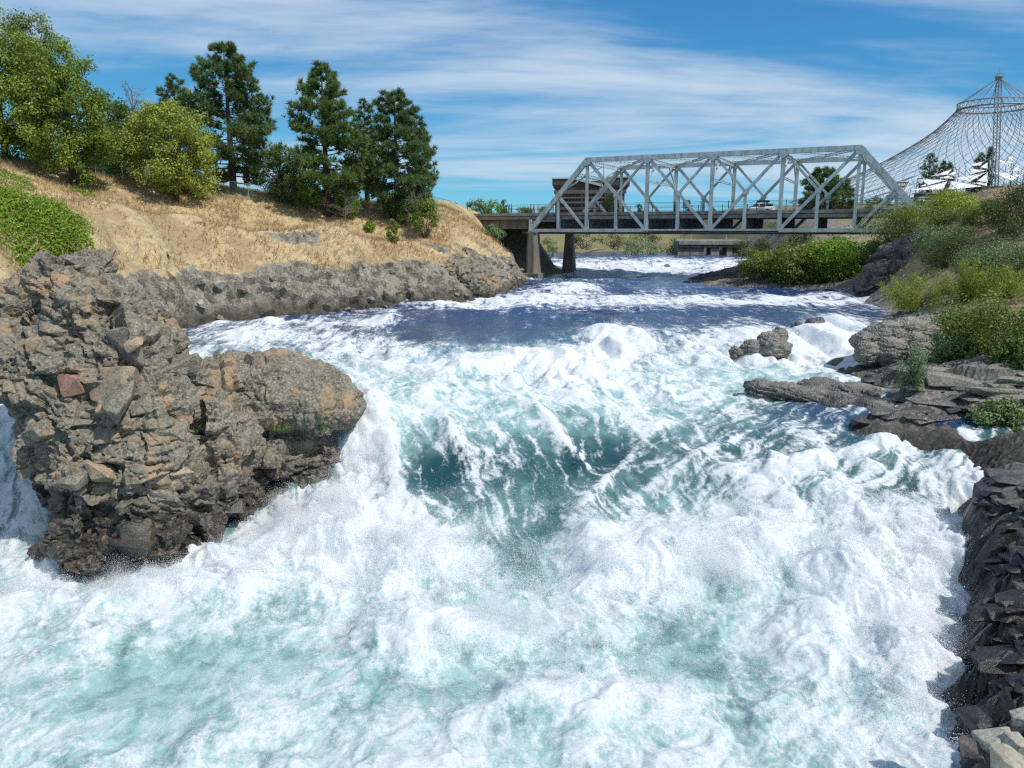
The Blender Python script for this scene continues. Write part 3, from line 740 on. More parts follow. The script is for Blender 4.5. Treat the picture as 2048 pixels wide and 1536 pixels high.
# ================================================================== LEFT HILLSIDE
def pts_YZ(lst):
    return [tuple(atY(*q)) for q in lst]
def pts_Z(lst):
    return [tuple(atZ(*q)) for q in lst]
hill_pts = pts_Z([(1046, 586, -8.3), (975, 606, -8.3), (915, 620, -8.3), (760, 634, -8.4), (610, 650, -8.4), (460, 662, -8.5), (360, 684, -8.6), (180, 730, -8.8), (0, 790, -9.3), (-200, 830, -9.6)])
hill_pts += pts_YZ([(1018, 548, 99), (975, 510, 98), (930, 528, 88), (870, 540, 82), (740, 553, 75), (600, 553, 71), (450, 545, 66.5), (340, 562, 60), (200, 570, 51), (0, 575, 44), (-200, 575, 41),
    (1014, 506, 108), (978, 474, 111), (900, 480, 97), (800, 495, 91), (650, 492, 84), (500, 485, 80), (300, 475, 75), (100, 475, 66), (0, 482, 60), (-200, 480, 56),
    (952, 452, 117), (918, 433, 114), (870, 425, 110), (700, 433, 98), (550, 418, 95), (420, 395, 92), (250, 368, 88), (100, 355, 82), (0, 340, 76), (-200, 320, 73)])
hill_pts += [(-6, 128, 2.6), (-20, 125, 3.6), (-40, 122, 4.6), (-62, 118, 7.2), (-70, 100, 8.2), (-90, 110, 9), (-6, 145, 2.6), (-40, 150, 4.2), (-90, 150, 8), (-80, 70, 8.0), (-3, 135, -3.0), (2.5, 114, -8.2), (3, 124, -8.4), (6, 140, -8.4), (-4.5, 118, -1.5), (-1, 124, -6.5)]
hp = np.array(hill_pts); hill_rbf = rbf_fit(hp[:, :2], hp[:, 2], 0.3)
hx = np.arange(-82, 9.5, 0.30); hy = np.concatenate([np.arange(36, 112, 0.30), np.arange(112, 152, 0.8)])
HX, HY = np.meshgrid(hx, hy)
HZ = rbf_eval(hill_rbf, HX, HY)
gy_, gx_ = np.gradient(HZ, hy, hx)
slope = np.hypot(gx_, gy_)
rockm = sstep(0.62, 0.95, slope) * sstep(-2.5, -3.7, HZ + 1.2 * fbm2(HX / 5, HY / 5, 3, 12))
def patch(px, py, Y, rx, ry, s=1.0):
    c = atY(px, py, ray_hit(px, py, hill_rbf, 45, 120, Y))
    return s * np.exp(-((HX - c[0]) / rx) ** 2 - ((HY - c[1]) / ry) ** 2)
outc = patch(560, 474, 80, 2.4, .9, 1.0) + patch(610, 480, 80, 2.2, .9, 1.0) + patch(870, 492, 92, 2.6, 1.6, 1.1) + patch(930, 500, 95, 2.4, 1.6, 1.1) + patch(975, 495, 98, 1.6, 1.6, .9) + patch(210, 505, 70, 1.2, .7, .6) + patch(280, 515, 70, 1.4, .7, .6) + patch(705, 520, 80, .9, .6, 1.0)
rockm = np.clip(rockm + outc * (0.7 + .5 * fbm2(HX / 1.5, HY / 1.5, 3, 18)), 0, 1)
HZ = HZ + 0.16 * fbm2(HX / 2.2, HY / 2.2, 4, 21) + 0.5 * fbm2(HX / 9, HY / 9, 3, 22) * (1 - rockm) + 0.07 * fbm2(HX / 0.7, HY / 0.9, 2, 23)
# horizontal terracettes trodden into the dry slope
HZ += (1 - rockm) * 0.05 * np.sin((HZ * 5.5 + 2.0 * fbm2(HX / 4, HY / 4, 2, 25)) * 1.0)
P = np.stack([HX.ravel(), HY.ravel(), HZ.ravel()], 1)
gyy, gxx = np.gradient(HZ, hy, hx)
Nn = np.stack([-gxx.ravel(), -gyy.ravel(), np.ones(HX.size)], 1); Nn /= np.linalg.norm(Nn, axis=1)[:, None]
rk = rockm.ravel()
sel = rk > 0.05
d = np.zeros(len(P))
Pw = P[sel] + 0.35 * np.stack([vnoise3(P[sel], 1.1, 3), vnoise3(P[sel], 1.1, 4), vnoise3(P[sel], 1.1, 5)], 1)
d[sel] = .5 * facet(Pw, (1.7, 1.7, 1.0), .30, .55, .18, 3) + joints(Pw, (1.5, 1.3, .8), .26, .40, .12, 301) + joints(Pw, (.6, .5, .4), .09, .18, .06, 311, .8) + 0.35 * vnoise3(P[sel], 3.2, 8)
P = P + Nn * (d * np.clip(rk * 1.3, 0, 1))[:, None]
nr_, nc_ = HX.shape; idx = np.arange(nr_ * nc_).reshape(nr_, nc_)
F = np.stack([idx[:-1, :-1].ravel(), idx[:-1, 1:].ravel(), idx[1:, 1:].ravel(), idx[1:, :-1].ravel()], 1)
hm = mesh_np('hillside', P, F, False)
attr(hm, 'rock', rk)
hill = obj('hillside', hm, M['hill'])
tag(hill, 'steep bank of dry tan grass above a grey basalt cliff', kind='structure')
HZg = P[:, 2].reshape(HX.shape)
def hill_z(x, y):
    i = int(np.clip(np.searchsorted(hy, y) - 1, 0, len(hy) - 2)); j = int(np.clip(np.searchsorted(hx, x) - 1, 0, len(hx) - 2))
    return float(HZg[i:i + 2, j:j + 2].mean())

# ================================================================== RIGHT BANK
rb_pts = pts_Z([(1450, 800, -10.2), (1600, 850, -10.5), (1750, 900, -10.6), (1900, 928, -10.7), (2010, 935, -10.6), (2120, 925, -10.3), (1850, 1010, -11.9), (1820, 1060, -12.4), (1890, 1150, -13.4), (1880, 1300, -14.6), (1860, 1450, -14.9), (1850, 1640, -15.0),
    (1600, 730, -9.6), (1650, 690, -9.3), (1670, 650, -9.0), (1720, 615, -8.6), (1680, 590, -8.7), (1640, 572, -8.7), (1450, 560, -8.8),
    (1730, 838, -8.75), (1800, 858, -9.0), (1900, 858, -8.8), (2000, 880, -8.75), (2060, 892, -8.7), (1760, 810, -8.3), (1850, 800, -8.0), (1900, 785, -7.75), (2000, 785, -7.5), (2048, 730, -6.7), (1950, 730, -7.1), (1870, 735, -7.6), (2048, 650, -5.9), (1900, 660, -6.9), (1830, 650, -7.3),
    (1970, 985, -10.1), (2048, 958, -9.7), (1925, 1030, -10.75), (1960, 1060, -10.7), (2048, 1050, -10.3), (2015, 1150, -11.35), (2060, 1150, -11.0), (1990, 1250, -12.1), (2060, 1300, -11.8), (1985, 1400, -12.7), (2060, 1420, -12.2), (1960, 1520, -12.9), (2060, 1536, -12.2),
    (2180, 1200, -10.9), (2220, 1536, -11.9), (2200, 1000, -9.5), (2300, 1200, -10.4), (2200, 860, -8.0), (2300, 700, -5.0)])
rb_pts += pts_YZ([(2048, 600, 57), (1950, 605, 59), (1870, 620, 60), (1820, 600, 70), (1850, 560, 72), (2048, 530, 64), (2048, 470, 70), (2048, 436, 77), (1960, 446, 79), (1900, 452, 82), (1850, 480, 86), (1800, 470, 94), (1770, 520, 93), (1740, 545, 100), (1700, 566, 101), (1500, 560, 109), (1600, 564, 105),
    (1900, 525, 73), (1970, 520, 68), (2250, 450, 68), (2250, 580, 52), (1850, 432, 104), (1950, 424, 104), (2200, 420, 104), (1745, 500, 112), (1640, 528, 124), (1560, 536, 124)])
rb_pts += [(75, 125, 2.6), (110, 100, 3.4), (110, 60, 1.0), (60, 30, -4), (40, 12, -8), (55, 128, -2.0), (38, 130, -6.0), (47, 126, -4.5), (90, 128, 3.2)]
q = np.array(rb_pts); rb_rbf = rbf_fit(q[:, :2], q[:, 2], 0.12)
ra_ = np.arange(6.5, 66, 0.22)
rb_rows = np.concatenate([np.arange(10.5, 46, 0.125), np.arange(46, 131, 0.5)])
RX, RY = np.meshgrid(ra_, rb_rows)
RX = RX * (0.55 + 0.45 * np.interp(RY, [10, 40, 130], [0.75, 1.0, 2.6]))
RZ = rbf_eval(rb_rbf, RX, RY)
lowr = sstep(-5.5, -7.2, RZ + 0.8 * fbm2(RX / 3, RY / 3, 3, 31))
patchr = fbm2(RX / 4, RY / 4, 3, 35)
rockr = np.clip(lowr + sstep(.1, .4, patchr) * .6 * sstep(2, -3, RZ), 0, 1)
# bedded ledges: gently dipping treads with sharp little risers facing downstream
def cuesta(per, amp, seed, skew):
    q_ = (RY + skew * RX + 1.6 * per * fbm2(RX / (5 * per), RY / (3 * per), 4, seed)) / per
    fr = q_ - np.floor(q_)
    am = amp * np.clip(.55 + 1.1 * fbm2(RX / (3 * per), RY / (3 * per), 3, seed + 1), 0.05, 1.3)
    return am * (sstep(0.0, 0.16, fr) - fr)
shf = 1 + 1.1 * sstep(30, 25, RY)
RZ = RZ + rockr * shf * (cuesta(2.1, .75, 36, .25) + cuesta(.85, .34, 37, .12) + cuesta(.36, .10, 38, .3) + 0.05 * fbm2(RX / 1.2, RY / 0.4, 4, 39)) + (1 - rockr) * 0.4 * fbm2(RX / 3, RY / 3, 4, 38)
P = np.stack([RX.ravel(), RY.ravel(), RZ.ravel()], 1)
rk = rockr.ravel(); sel = rk > 0.05
d = np.zeros(len(P))
Pw = P[sel] + 0.2 * np.stack([vnoise3(P[sel], .8, 3), vnoise3(P[sel], .8, 4), vnoise3(P[sel], .8, 5)], 1)
d[sel] = (facet(Pw, (2.0, 1.2, 9.0), .05, .06, .12, 13, .05) + facet(Pw, (.8, .5, 9.0), .02, .03, .03, 14, .06)) * (.35 + .65 * sstep(26, 30, P[sel, 1]))
P[:, 2] += d * rk
nr_, nc_ = RX.shape; idx = np.arange(nr_ * nc_).reshape(nr_, nc_)
F = np.stack([idx[:-1, :-1].ravel(), idx[:-1, 1:].ravel(), idx[1:, 1:].ravel(), idx[1:, :-1].ravel()], 1)
# the wet lower shelf and the drier bank above it are two pieces of ground
fy = RY[:-1, :-1].ravel()
RZg = P[:, 2].reshape(RX.shape)
def sub(name, mask, mat):
    f = F[mask]; u, inv = np.unique(f.ravel(), return_inverse=True)
    me = mesh_np(name, P[u], inv.reshape(f.shape), False); attr(me, 'rock', rk[u])
    return obj(name, me, mat)
shelf_m = (fy < 27.6 + 0.02 * RX[:-1, :-1].ravel())
o = sub('rock_shelf', shelf_m, M['wetledge']); tag(o, 'dark wet bedded basalt shelf at the lower right edge', kind='structure')
o = sub('riverbank', ~shelf_m, M['rbank']); tag(o, 'right bank of grey rock ledges rising to a brushy slope', kind='structure')
def bank_z(x, y):
    d2 = (RX - x) ** 2 + (RY - y) ** 2
    return float(RZg.ravel()[int(np.argmin(d2))])

# ================================================================== FAR GROUND
fx = np.concatenate([np.arange(-1500, -120, 60), np.arange(-120, 200, 4), np.arange(200, 1800, 60)])
fyy = np.concatenate([np.arange(128, 260, 3.0), np.arange(260, 600, 20), np.arange(600, 3600, 250)])
FX, FY = np.meshgrid(fx, fyy)
lft = sstep(6.0, -4.0, FX - np.interp(FY, [128, 150, 175, 190, 240], [6, 4, 0, -6, -6]))
rgt = sstep(-4.0, 10.0, FX - np.interp(FY, [128, 145, 165, 178, 190], [46, 50, 52, 55, 50]))
far = sstep(187, 240, FY + 2.5 * fbm2(FX / 14, FY / 14, 2, 3))
notch = np.exp(-((FX - 47) / 9) ** 2) * sstep(215, 195, FY)
FZ = np.maximum.reduce([-8.5 + lft * 11.4, -8.5 + rgt * (8.5 + np.interp(FY, [128, 150, 200, 300], [2.6, 4.0, 7.2, 7.2]) - 1.5 * sstep(40, 0, FX - 50)), -8.5 + far * (4.5 + 5.0 * sstep(195, 260, FY)) * (1 - .55 * notch)])
FZ += 0.4 * fbm2(FX / 12, FY / 12, 3, 5)
FZ = FZ - (FZ + 7.5) * sstep(142, 128, FY)
idx = np.arange(FX.size).reshape(FX.shape)
F = np.stack([idx[:-1, :-1].ravel(), idx[:-1, 1:].ravel(), idx[1:, 1:].ravel(), idx[1:, :-1].ravel()], 1)
fm_ = mesh_np('far_ground', np.stack([FX.ravel(), FY.ravel(), FZ.ravel()], 1), F, True)
attr(fm_, 'rock', (sstep(0.12, 0.3, np.hypot(*np.gradient(FZ, fyy, fx))) * sstep(200, 180, FY) * .6).ravel())
o = obj('ground', fm_, M['farland']); tag(o, 'green and tan land beyond the bridge reaching to the horizon', kind='structure')

# ================================================================== ROCKS
_tmpl = {}
def hull_stone(seed, n=13):
    if seed in _tmpl: return _tmpl[seed]
    rng = random.Random(seed)
    bm = bmesh.new()
    for _ in range(n):
        v = Vector((rng.uniform(-1, 1), rng.uniform(-1, 1), rng.uniform(-1, 1)))
        v = v / max(abs(v.x), abs(v.y), abs(v.z)) * rng.uniform(.75, 1.0)
        bm.verts.new(v)
    res = bmesh.ops.convex_hull(bm, input=bm.verts)
    bmesh.ops.delete(bm, geom=[g for g in res['geom_interior'] if isinstance(g, bmesh.types.BMVert)], context='VERTS')
    bmesh.ops.bevel(bm, geom=bm.edges[:], offset=0.045, segments=1, affect='EDGES')
    me = bpy.data.meshes.new('stone'); bm.to_mesh(me); bm.free()
    _tmpl[seed] = me
    return me
def stone_copy(seed, mat, parent, loc, scale, rng, name='stone'):
    key = (seed, mat.name)
    if key not in _tmpl:
        me = hull_stone(seed).copy(); me.materials.clear(); me.materials.append(mat); _tmpl[key] = me
    o = bpy.data.objects.new(name, _tmpl[key]); COL.objects.link(o)
    if parent is not None: o.parent = parent
    o.location = Vector([float(c) for c in loc]); o.scale = scale
    o.rotation_euler = (rng.uniform(-.6, .6), rng.uniform(-.6, .6), rng.uniform(0, 6.28))
    return o
def blob_rock(name, label, blobs, voxel, mat, fac, cat='rock', warp=0.14, group=None, asthing=True, shape=None):
    """solid rock grown from overlapping lumps, remeshed and broken into fractured faces"""
    bm = bmesh.new()
    for b in blobs:
        px, py, r, Y = b[:4]; s = b[4] if len(b) > 4 else (1, 1, 1)
        c = atY(px, py, Y); rr = r * mpp(c)
        mtx = Matrix.Translation(Vector(c)) @ Matrix.Diagonal((rr * s[0], rr * s[1], rr * s[2], 1))
        bmesh.ops.create_icosphere(bm, subdivisions=3, radius=1.0, matrix=mtx)
    me = bpy.data.meshes.new('tmp'); bm.to_mesh(me); bm.free()
    t = bpy.data.objects.new('tmp', me); COL.objects.link(t)
    m = t.modifiers.new('r', 'REMESH'); m.mode = 'VOXEL'; m.voxel_size = voxel
    s2 = t.modifiers.new('s', 'SMOOTH'); s2.iterations = 10; s2.factor = 0.5
    dg = bpy.context.evaluated_depsgraph_get(); ev = t.evaluated_get(dg); em = ev.to_mesh()
    n = len(em.vertices); P = np.empty(n * 3, np.float32); em.vertices.foreach_get('co', P); P = P.reshape(-1, 3).astype(float)
    N_ = np.empty(n * 3, np.float32); em.vertices.foreach_get('normal', N_); N_ = N_.reshape(-1, 3).astype(float)
    nl = len(em.loops); L_ = np.empty(nl, np.int32); em.loops.foreach_get('vertex_index', L_)
    lt = np.empty(len(em.polygons), np.int32); em.polygons.foreach_get('loop_total', lt)
    F = L_.reshape(-1, 4) if (lt == 4).all() else None
    if F is None:
        F = np.array([list(p.vertices)[:4] if len(p.vertices) >= 4 else list(p.vertices) + [p.vertices[-1]] for p in em.polygons], np.int32)
    ev.to_mesh_clear(); bpy.data.objects.remove(t)
    Pw = P + warp * np.stack([vnoise3(P, 1.3, 3), vnoise3(P, 1.3, 4), vnoise3(P, 1.3, 5)], 1)
    d = np.zeros(n)
    for (sc, amp, tilt, crack, sd) in fac:
        d += facet(Pw, sc, amp, tilt, crack, sd)
    if shape is not None: d = shape(P, d)
    P2 = P + N_ * d[:, None]
    me = mesh_np(name, P2, F, False)
    o = obj(name, me, mat)
    if asthing: tag(o, label, cat, group)
    return o, P2, N_

CR = [(130, 592, 78, 33), (175, 565, 50, 34), (60, 640, 85, 32.5), (35, 700, 85, 32), (200, 660, 110, 32), (115, 740, 108, 31), (250, 740, 105, 31), (90, 800, 66, 30.6), (160, 840, 96, 30), (285, 850, 110, 30),
      (130, 900, 70, 29.8), (200, 930, 100, 29.5), (310, 950, 105, 29.6), (180, 1010, 78, 29), (300, 1050, 100, 29.2), (170, 1085, 66, 28.6), (380, 1050, 70, 30.2), (230, 1140, 105, 28.8), (345, 1140, 85, 29.2), (140, 1160, 55, 28.6),
      (320, 720, 66, 33), (345, 780, 80, 33), (425, 795, 88, 33.6), (430, 880, 90, 32.6), (420, 970, 85, 32), (480, 785, 80, 35, (1, 1.4, 1)), (560, 788, 84, 35.5, (1, 1.4, 1)), (630, 798, 76, 35.7, (1, 1.4, .95)), (682, 812, 50, 35.7, (1, 1.3, .9)),
      (520, 925, 85, 34.8), (600, 930, 70, 35.6), (632, 900, 44, 35.6), (480, 1010, 80, 33.6), (560, 1000, 75, 35.2), (200, 1230, 90, 29), (330, 1230, 90, 29.5), (500, 1110, 90, 34), (600, 1070, 80, 35.4), (120, 640, 110, 36), (200, 760, 130, 35), (200, 900, 130, 33.5), (250, 1050, 120, 32)]
crag_e = empty('rock_crag', atY(250, 1130, 30)); tag(crag_e, 'tall fractured basalt crag with a whale-backed hump standing in the falls', 'rock')
def crag_shape(P, d):
    """the hump at the right is smoother, fluted by weathered columns; the tower stays blocky"""
    hw = sstep(-13.2, -11.2, P[:, 0]) * sstep(-10.6, -9.4, P[:, 2])
    q_ = P + .25 * np.stack([vnoise3(P, .9, 41), vnoise3(P, .9, 42), 0 * d], 1)
    fl = np.abs(vnoise3(q_ * [1, 1, .28], .34, 43)) * .20 + np.abs(vnoise3(q_ * [1, 1, .4], .16, 44)) * .07
    low = sstep(-10.8, -12.2, P[:, 2])
    qj = P + .30 * np.stack([vnoise3(P, 1.6, 51), vnoise3(P, 1.6, 52), vnoise3(P, 1.6, 53)], 1) + .07 * np.stack([vnoise3(P, .4, 54), vnoise3(P, .4, 55), vnoise3(P, .4, 56)], 1)
    bj = joints(qj, (1.9, 1.6, 1.25), .30, .55, .10, 161) + joints(qj, (.75, .6, .5), .085, .22, .05, 171, .9, .035)
    return d * .45 * (1 - .5 * hw) + bj * (1 - .80 * hw) + hw * (fl - .10) + .06 * vnoise3(P, .5, 45) * (1 - hw) * low
crag, CPs, CN = blob_rock('outcrop', '', CR, 0.098, M['crag'], [((2.7, 2.7, 1.9), .24, .85, .14, 61), ((1.05, 1.05, .8), .085, .40, .12, 62), ((.45, .45, .36), .022, .10, .035, 63)], asthing=False, shape=crag_shape)
crag.parent = crag_e; crag.matrix_parent_inverse = Matrix.Translation(-crag_e.location)
rng = random.Random(5)
cand = np.where((CN[:, 1] < 0.15) & (CPs[:, 2] > -12.6))[0]
def crag_pix(p):
    dpt = p[1] * CP - p[2] * SP
    return 1024 + 1500 * p[0] / dpt, 768 - 1500 * (p[1] * SP + p[2] * CP) / dpt
for k in range(150):
    i = int(cand[rng.randrange(len(cand))]); p = CPs[i]; nrm = CN[i]
    u, v = crag_pix(p)
    if (u > 430 and rng.random() < 0.9) or (u < 120 and v > 1000) or v > 1090: continue
    s = rng.choice([.2, .25, .3, .4, .5, .6]) * rng.uniform(.8, 1.2)
    rr_ = rng.random()
    if 100 < u < 340 and 700 < v < 830: mk = 'stone_tan' if rr_ < .5 else ('stone_red' if rr_ < .62 else 'stone_grey')
    elif 150 < u < 380 and 900 < v < 1010: mk = 'stone_tan' if rr_ < .5 else 'stone_grey'
    else: mk = 'stone_grey' if rr_ < .86 else ('stone_tan' if rr_ < .95 else 'stone_red')
    loc = p - nrm * s * 0.55 - np.array(crag_e.location)
    stone_copy(rng.randrange(14), M[mk], crag_e, loc, (s * rng.uniform(.8, 1.6), s * rng.uniform(.8, 1.4), s * rng.uniform(.5, 1.0)), rng)
# the big named blocks of the crag face
for (u, v, Y, sx, sz, mk) in [(215, 765, 29.4, 1.5, .85, 'stone_tan'), (80, 725, 30.3, 1.0, .55, 'stone_tan'), (140, 775, 29.0, .42, .6, 'stone_red'), (255, 800, 28.6, 1.45, .6, 'stone_grey'), (250, 700, 30.0, .8, 1.1, 'stone_grey'), (210, 945, 28.1, .9, .42, 'stone_tan'), (300, 955, 28.0, .85, .4, 'stone_tan'),
                          (160, 960, 27.7, .8, .5, 'stone_grey'), (345, 905, 28.6, .8, .4, 'stone_grey'), (270, 1095, 27.1, 1.3, .55, 'stone_grey'), (370, 730, 31.6, .6, .5, 'stone_grey'), (120, 655, 30.4, .9, .5, 'stone_grey'), (95, 870, 29.0, .8, .5, 'stone_grey'), (330, 1000, 28.3, .7, .5, 'stone_grey')]:
    p = atY(u, v, Y); stone_copy(rng.randrange(14), M[mk], crag_e, p - np.array(crag_e.location), (sx, .8, sz), rng)

FB = [((1.9, 1.3, .7), .09, .24, .08, 71), ((.7, .5, .25), .03, .09, .045, 72)]
def bedded(P, d):
    q_ = P + .25 * np.stack([vnoise3(P, .9, 41), vnoise3(P, .9, 42), vnoise3(P, .9, 40)], 1)
    sl = q_ @ np.array([.30, .20, 1.0])
    w1 = sl / .34; w2 = sl / .13
    return .5 * d + .10 * ((w1 - np.floor(w1)) - .5) + .035 * ((w2 - np.floor(w2)) - .5) + .02 * vnoise3(P * [.6, .6, 1.6], .3, 48)
blob_rock('boulder', 'dark rock nose jutting into the river below the bridge end', [(1752, 572, 42, 88), (1800, 560, 52, 87), (1850, 545, 58, 85), (1800, 525, 46, 88), (1850, 500, 52, 86), (1900, 520, 60, 82), (1880, 470, 40, 86), (1830, 590, 45, 84)], 0.28, M['darkrock'], [((3.0, 3.0, 2.2), .5, .8, .4, 73), ((1.2, 1.2, .9), .2, .35, .2, 74)])
blob_rock('boulder', 'rounded grey boulder, upper of the two beside the small waterfall', [(1738, 684, 30, 46.5, (1.2, 1.2, .8)), (1775, 672, 38, 46.5, (1.3, 1.2, .8)), (1825, 664, 40, 46.5, (1.3, 1.2, .8)), (1870, 660, 40, 47, (1.3, 1.2, .8))], 0.10, M['boulder'], FB, shape=bedded)
blob_rock('boulder', 'low grey boulder, under the rounded one beside the small waterfall', [(1735, 706, 26, 44.8), (1780, 704, 32, 44.6), (1830, 700, 36, 44.6), (1885, 700, 38, 44.6)], 0.10, M['boulder'], FB, shape=bedded)
blob_rock('boulder', 'grey slanting rock islet in the middle of the rapids', [(1470, 704, 14, 48.6), (1500, 698, 22, 48.8), (1535, 690, 28, 49), (1558, 672, 18, 49.4), (1560, 700, 22, 48.8)], 0.10, M['boulder'], FB, shape=bedded)
blob_rock('boulder', 'half drowned dark rock behind the slanting islet', [(1630, 652, 22, 57), (1595, 656, 14, 57)], 0.13, M['darkrock'], FB)
blob_rock('boulder', 'long low rock tongue with water sheeting over its back', [(1518, 776, 24, 40.2, (1.3, 1.2, .85)), (1565, 782, 28, 40, (1.5, 1.3, .75)), (1620, 792, 32, 39.4, (1.5, 1.4, .65)), (1680, 808, 38, 38.4, (1.5, 1.4, .6)), (1745, 822, 44, 37.4, (1.4, 1.4, .6)), (1640, 772, 30, 41, (1.5, 1.4, .5)), (1710, 785, 36, 40, (1.5, 1.4, .5))], 0.09, M['boulder'], FB, shape=bedded)
blob_rock('boulder', 'small black rock breaking the far white rapids', [(1333, 536, 8, 145), (1340, 538, 6, 144.5)], 0.18, M['darkrock'], [((.8, .8, .6), .08, .1, .05, 75)])
blob_rock('boulder', 'bulging rough basalt knob on the left bank cliff', [(905, 555, 36, 85), (935, 560, 42, 86), (920, 535, 28, 87), (965, 570, 36, 88)], 0.20, M['crag'], [((1.6, 1.6, 1.2), .22, .4, .2, 76), ((.6, .6, .5), .1, .2, .1, 77)])
rng = random.Random(11)
tb = [(1985, 1480, 15.0, .62, .3, 'stone_pale', 'pale tan block, largest of those in the lower right corner'), (2035, 1490, 14.6, .42, .3, 'stone_pale', 'pale tan block at the very corner, right of the largest'), (1945, 1500, 14.9, .34, .22, 'stone_grey', 'grey block beside the foam, left of the pale tan blocks'),
      (2045, 1440, 15.4, .30, .22, 'stone_pale', 'pale block behind the largest tan block in the lower right'), (1960, 1440, 15.9, .45, .2, 'wetledge', 'dark wet slab lying just above the pale tan blocks'), (2010, 1530, 14.0, .5, .3, 'stone_pale', 'pale block cut by the bottom edge in the lower right')]
for u, v, Y, sx, sz, mk, lb in tb:
    p = atY(u, v, Y); o = stone_copy(rng.randrange(14), M[mk], None, p, (sx, sx * .8, sz), rng, 'boulder'); o.rotation_euler = (rng.uniform(-.2, .2), rng.uniform(-.2, .2), rng.uniform(0, 6))
    tag(o, lb, 'rock', 'loose blocks in the lower right corner')
# flat bedded slabs lying on the shelf and on the ledges above it
rng = random.Random(31)
shelf_o, bank_o = bpy.data.objects['rock_shelf'], bpy.data.objects['riverbank']
def slab(px, v, par, mk, smin, smax):
    Y = ray_hit(px, v, rb_rbf, 12, 60, None)
    if Y is None: return
    p = atY(px, v, Y); s = rng.uniform(smin, smax)
    if p[2] < water_z(p[0], p[1]) - .3: return
    o = stone_copy(rng.randrange(14), M[mk], par, (p[0], p[1], bank_z(p[0], p[1]) - .20 * s), (s * rng.uniform(1.0, 2.0), s * rng.uniform(.55, .95), s * rng.uniform(.26, .42)), rng, 'slab')
    o.rotation_euler = (rng.uniform(-.05, .22), rng.uniform(-.16, .06), rng.uniform(-.45, .35))
for k in range(130):
    v = rng.uniform(955, 1440); slab(rng.uniform(np.interp(v, [955, 1040, 1120, 1500], [2000, 1945, 2010, 1985]), 2110), v, shelf_o, 'wetledge', .25, .60)
for k in range(90):
    u = rng.uniform(1640, 2080); slab(u, rng.uniform(np.interp(u, [1640, 1800, 2080], [800, 730, 690]), np.interp(u, [1640, 1800, 2080], [830, 862, 890])), bank_o, 'boulder', .4, .95)
# loose blocks of the left cliff are pieces of the hillside
cl = np.where(rockm.ravel() > 0.7)[0]
rng = random.Random(21)
hv = np.empty(len(hm.vertices) * 3, np.float32); hm.vertices.foreach_get('co', hv); hv = hv.reshape(-1, 3)
k = 0
while k < 90:
    p = hv[cl[rng.randrange(len(cl))]]
    if p[2] < -7.6: continue
    s = rng.uniform(.18, .55)
    stone_copy(rng.randrange(14), M[rng.choice(['stone_grey', 'stone_grey', 'boulder', 'stone_pale'])], hill, p, (s * rng.uniform(.8, 1.5), s, s * rng.uniform(.5, .9)), rng); k += 1

# ================================================================== VEGETATION
def leaf_mesh(name, rng, C, Rr, n, size, up=0.35, aspect=0.55, shell=0.40, tintbase=None):
    """leaf-sized faces spread through clumps; C centres, Rr radii (k,3)"""
    C = np.asarray(C, float); Rr = np.asarray(Rr, float)
    w = (Rr[:, 0] * Rr[:, 2]); w = w / w.sum()
    pick = rng.choice(len(C), n, p=w)
    dr = rng.normal(0, 1, (n, 3)); dr /= np.linalg.norm(dr, axis=1)[:, None]
    rad = shell + (1 - shell) * rng.random(n) ** 0.7
    rad *= 1 + 0.22 * rng.normal(0, 1, n)
    Pp = C[pick] + dr * Rr[pick] * rad[:, None]
    nm = dr + np.array([0, 0, up]) + rng.normal(0, .75, (n, 3)); nm /= np.linalg.norm(nm, axis=1)[:, None]
    t = np.cross(nm, rng.normal(0, 1, (n, 3))); t /= np.linalg.norm(t, axis=1)[:, None]
    b = np.cross(nm, t)
    s = size * rng.uniform(.6, 1.35, n)[:, None]
    V = np.stack([Pp - t * s * .5, Pp + b * s * aspect * .5 + nm * s * .06, Pp + t * s * .5, Pp - b * s * aspect * .5 + nm * s * .06], 1).reshape(-1, 3)
    me = mesh_np(name, V, np.arange(n * 4).reshape(-1, 4), False)
    ct = rng.random(len(C)) * .5 if tintbase is None else tintbase
    tint = np.clip(ct[pick] + rng.random(n) * .55, 0, 1)
    attr(me, 'tint', np.repeat(tint, 4))
    return me
def crown(rng, w, d, h, n, rc, sparse=1.0, squash=.8, flat=0.0):
    """clump centres over an uneven egg-shaped crown whose base is at z=0"""
    out = []; rr = []
    for _ in range(n):
        v = rng.normal(0, 1, 3); v /= np.linalg.norm(v)
        f = rng.uniform(.45, 1.0) ** .6
        wob = 1 + .18 * math.sin(3 * math.atan2(v[1], v[0]) + v[2] * 4 + w)
        z = (v[2] * f * .5 + .5)
        tp = 1.0 if z < .45 else (1 - flat) + flat * 1.0
        out.append((v[0] * f * w * .5 * wob * tp, v[1] * f * d * .5 * wob * tp, z * h))
        r = rc * rng.uniform(.6, 1.3); rr.append((r, r, r * squash))
    return np.array(out), np.array(rr)
def limb_trunk(mb, rng, h, r, ends, n=7):
    """trunk with limbs running out to some of the clumps"""
    top = np.array([rng.normal(0, .03) * h, rng.normal(0, .03) * h, h * .8])
    mb.tube([(0, 0, -.6), (0, 0, h * .12), top * .5, top], [r * 1.35, r, r * .7, r * .22], n)
    for e in ends:
        e = np.asarray(e); t0 = min(.75, max(.12, e[2] / h * .55)); st = top * t0 / .8 * .8 if False else top * min(1, t0 / .8)
        mid = (st + e) / 2 + np.array([0, 0, .05 * h])
        mb.tube([st, mid, e], [r * .42, r * .22, r * .06], 5)
